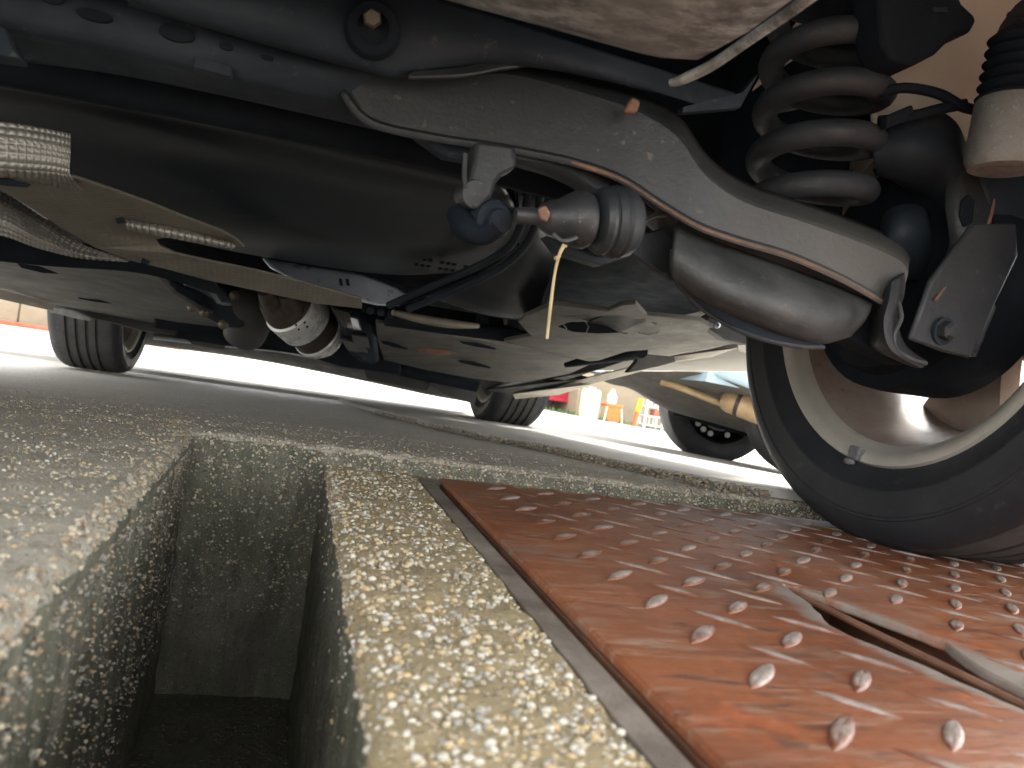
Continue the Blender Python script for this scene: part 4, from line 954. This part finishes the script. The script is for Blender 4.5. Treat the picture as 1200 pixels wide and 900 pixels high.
MB().tube(PL([(790, 478, 3.2), (840, 494, 3.15), (900, 510, 3.1)]), .03, 10, 12).build('rear_axle', M['black'], nc)
def far_wheel(parent, c, ax, Rt, W):
    ax = Vector(ax).normalized(); c = Vector(c)
    k = Rt/.3
    wh = MB().lathe(c, ax, [(0, .2*k), (-.006, .23*k), (0, .27*k), (.02, .295*k), (.05, .3*k), (W-.03, .3*k), (W, .27*k), (W, .2*k), (W-.03, .19*k), (.03, .19*k)], 56, True).build('wheel', M['rubber'], parent)
    MB().lathe(c, ax, [(0, .2*k), (.004, .205*k), (.012, .2*k), (.03, .19*k), (.10, .17*k), (.11, .06*k), (.12, 0)], 40).build('rim', M['black'], wh)
    return wh
gw = at(838, 542, Y=3.4); fz = gw.z
wv = Vector((.12, .99, 0)).normalized(); RB = .292
c_ = Vector((gw.x, 3.4, fz+RB-.002))
fw = far_wheel(nc, c_, wv, RB, .17)
far_wheel(nc, (gw.x+2.5, 3.4, G(gw.x+2.5, 3.4)+RB), wv, RB, .17)
far_wheel(nc, (gw.x, 2.78, G(gw.x, 2.6)+RB+.01), -wv, RB, .17); far_wheel(nc, (gw.x+2.5, 2.78, G(gw.x+2.5, 2.6)+RB), -wv, RB, .17)
for k, an in enumerate((195, 210, 225, 240, 256, 290, 318, 338)):
    d = Vector((wv.y, -wv.x, 0)); p = c_+d*.155*math.cos(R(an))+Vector((0, 0, 1))*.155*math.sin(R(an))+wv*.03
    MB().lathe(p, -wv, [(0, .014), (.01, .014), (.012, 0)], 10).build('rim_hole', M['white'], fw)
MB().lathe(c_+wv*.012, wv, [(0, .118), (-.004, .124), (0, .130), (.006, .124), (0, .118)], 40).build('disc_edge', M['alu'], fw)
MB().lathe(c_+wv*.01, wv, [(0, 0), (0, .05), (.05, .075), (.06, 0)], 24).build('hub', M['dark'], fw)
# ================================================================== BACKGROUND
D = 12.0
def gp(px, py): return P(px, py, D)
def gz(px): p = gp(px, 460); return G(p.x, p.y)+.012
# low block wall on the left
wl_ = thing('block_wall', 'low beige block wall across the street behind the left front tyre', 'wall', (-4.5, 9.5, G(-4.5, 9.5)))
z0 = G(-4, 9.5)
MB().box((-14, 9.52, z0-.1), (-1.2, 9.72, z0+1.4)).build('mortar_core', M['wall'], wl_, smooth=False)
blk_me = None
for row in range(4):
    for k in range(22):
        x = -13.9+k*.58+(.29 if row % 2 else 0)
        if x+.56 > -1.2: continue
        if blk_me is None:
            o = MB().box((0, 0, 0), (.565, .06, .335)).build('block', M['wall'], None, bevel=.008); blk_me = o.data
        else:
            o = bpy.data.objects.new('block', blk_me); COL.objects.link(o); q = o.modifiers.new('b', 'BEVEL'); q.width = .008; q.segments = 1
        o.parent = wl_; o.location = Vector((x, 9.48+random.uniform(-.004, .004), z0+.01+row*.35))-Vector(wl_.location)
tag(MB().box((-14, 9.30, z0-.05), (-1.2, 9.46, z0+.06)).build('tile_kerb', M['tile'], bevel=.01), 'low reddish tiled kerb running along the foot of the beige block wall', 'kerb')
# house wall on the right
hp = gp(735, 480); hx = hp.x
house = thing('house', 'beige rendered house wall behind the orange stool and white rack', 'house', (hx, D+1.2, gz(735)))
hz = gz(735)-.1
hw = MB().box((hx-.55, D+1.0, hz), (hx+7, D+5, hz+3.2)).build('wall', M['wall'], house, smooth=False)
MB().add([(hx-.8, D+.7, hz+3.2), (hx+7.3, D+.7, hz+3.2), (hx+7.3, D+5.3, hz+3.2), (hx-.8, D+5.3, hz+3.2), (hx-.8, D+3, hz+4.5), (hx+7.3, D+3, hz+4.5)], [(0,1,5,4),(2,3,4,5),(0,4,3),(1,2,5),(0,3,2,1)]).build('roof', M['tile'], house, smooth=False)
wd = MB().box((hx+1.5, D+.97, hz+1.0), (hx+3.0, D+1.02, hz+2.2)).build('window', M['white'], house, bevel=.01)
MB().box((hx+1.57, D+.955, hz+1.07), (hx+2.22, D+.968, hz+2.13)).build('pane', M['glass'], wd, smooth=False)
MB().box((hx+2.28, D+.955, hz+1.07), (hx+2.93, D+.968, hz+2.13)).build('pane', M['glass'], wd, smooth=False)
# cream drum
b = gp(690, 482); b.z = gz(690)
drum = thing('water_drum', 'cream plastic drum standing between the red car and the orange stool', 'drum', b)
MB().lathe(b, (0, 0, 1), [(0, 0), (0, .15), (.02, .16), (.14, .163), (.15, .168), (.16, .163), (.3, .163), (.31, .168), (.32, .163), (.47, .16), (.50, .14), (.50, 0)], 28).build('barrel', M['cream'], drum)
MB().lathe(b+Vector((0, 0, .5)), (0, 0, 1), [(0, .06), (.03, .06), (.035, .0)], 16).build('lid', M['white'], drum)
# orange stool
b = gp(714, 496); b.z = gz(714)
stool = thing('stool', 'small orange stool with pale legs beside the cream drum', 'stool', b)
MB().box((b.x-.15, b.y-.13, b.z+.27), (b.x+.15, b.y+.13, b.z+.32)).build('seat', M['orange'], stool, bevel=.015)
MB().box((b.x-.11, b.y-.135, b.z+.04), (b.x+.11, b.y-.12, b.z+.268)).build('front_panel', M['orange'], stool, bevel=.005)
for sx in (-1, 1):
    for sy in (-1, 1): MB().tube([(b.x+sx*.17, b.y+sy*.14, b.z), (b.x+sx*.13, b.y+sy*.11, b.z+.27)], .014, 8).build('leg', M['cream'], stool)
jug = MB().lathe(b+Vector((-.02, 0, .321)), (0, 0, 1), [(0, 0), (0, .07), (.02, .08), (.14, .08), (.19, .05), (.22, .03), (.25, .03), (.25, 0)], 20)
tag(jug.build('jug', M['white']), 'white plastic jug standing on the small orange stool', 'jug')
# leaning yellow and orange pole
b = gp(742, 500); b.z = gz(742)
po = thing('pole', 'yellow topped orange pole leaning between the stool and the white rack', 'pole', b)
MB().tube([b, b+Vector((.05, .03, .27))], .035, 10).build('lower_half', M['orange'], po)
MB().tube([b+Vector((.0505, .03, .272)), b+Vector((.10, .06, .50))], .045, 10).build('upper_half', M['yellow'], po)
# white rack
b = gp(764, 507); b.z = gz(764)
rk = thing('white_rack', 'white slatted rack standing by the neighbouring car tyre', 'rack', b)
for sx in (-.17, .17):
    for sy in (0, .25): MB().box((b.x+sx-.018, b.y+sy-.018, b.z), (b.x+sx+.018, b.y+sy+.018, b.z+.52)).build('post', M['white'], rk, bevel=.004)
for hgt in (.08, .24, .40): MB().box((b.x-.2, b.y-.03, b.z+hgt), (b.x+.2, b.y+.28, b.z+hgt+.02)).build('shelf', M['white'], rk, bevel=.004)
for k in range(4): MB().box((b.x-.145+k*.085, b.y+.255, b.z+.10), (b.x-.115+k*.085, b.y+.265, b.z+.52)).build('slat', M['white'], rk, bevel=.002)
MB().box((b.x+.0, b.y+.02, b.z+.262), (b.x+.10, b.y+.2, b.z+.37)).build('box_drawer', M['tile'], rk, bevel=.006)
# red parked car far off
b = gp(655, 470); b.y = 13.5; b.x = gp(655, 470).x*13.5/D; b.z = G(b.x, b.y)+.012
rc = thing('car', 'small red car parked far across the forecourt beside the cream drum', 'car', b)
rows = []
for q in frange(0, 1, 14):
    x = b.x-2.6+q*2.75; t = .70 if q < .2 or q > .85 else 1.3
    rows.append([Vector((x, b.y+dy, b.z+z)) for dy, z in ((-.02, .22), (-.05, .45), (0, .7), (.2, t), (1.2, t), (1.45, .7), (1.5, .45), (1.45, .22))])
mb = MB(); mb.grid(rows); mb.add(rows[0], [tuple(range(8))]); mb.add(rows[-1], [tuple(range(8))]); mb.build('body', M['red'], rc, ang=50)
MB().box((b.x-2.1, b.y-.01, b.z+.75), (b.x-.6, b.y+.1, b.z+1.15)).build('window', M['glass'], rc, bevel=.02)
MB().box((b.x-2.5, b.y-.07, b.z+.2), (b.x+.18, b.y-.03, b.z+.28)).build('bumper', M['red'], rc, bevel=.02)
for wx in (-2.1, -.33):
    for wy in (.05, 1.25): far_wheel(rc, (b.x+wx, b.y+wy, b.z+.28), (0, 1, 0), .28, .18)
# weeds along the house foot
wm = MB()
for k in range(500):
    x = random.uniform(hx-2.6, hx+1.2); y = D+.35+random.uniform(-.25, .4); z = G(x, y)+.01; h = random.uniform(.03, .11); a = random.uniform(0, 6.3)
    d = Vector((math.cos(a), math.sin(a), 0))*.012; l = Vector((random.uniform(-.04, .04), random.uniform(-.04, .04), h))
    p = Vector((x, y, z)); wm.add([p-d, p+d, p+l*.6+d*.8, p+l], [(0, 1, 2, 3)])
tag(wm.build('weeds', M['leaf'], smooth=False), 'strip of green weeds along the foot of the far house wall', 'weeds', kind='stuff')
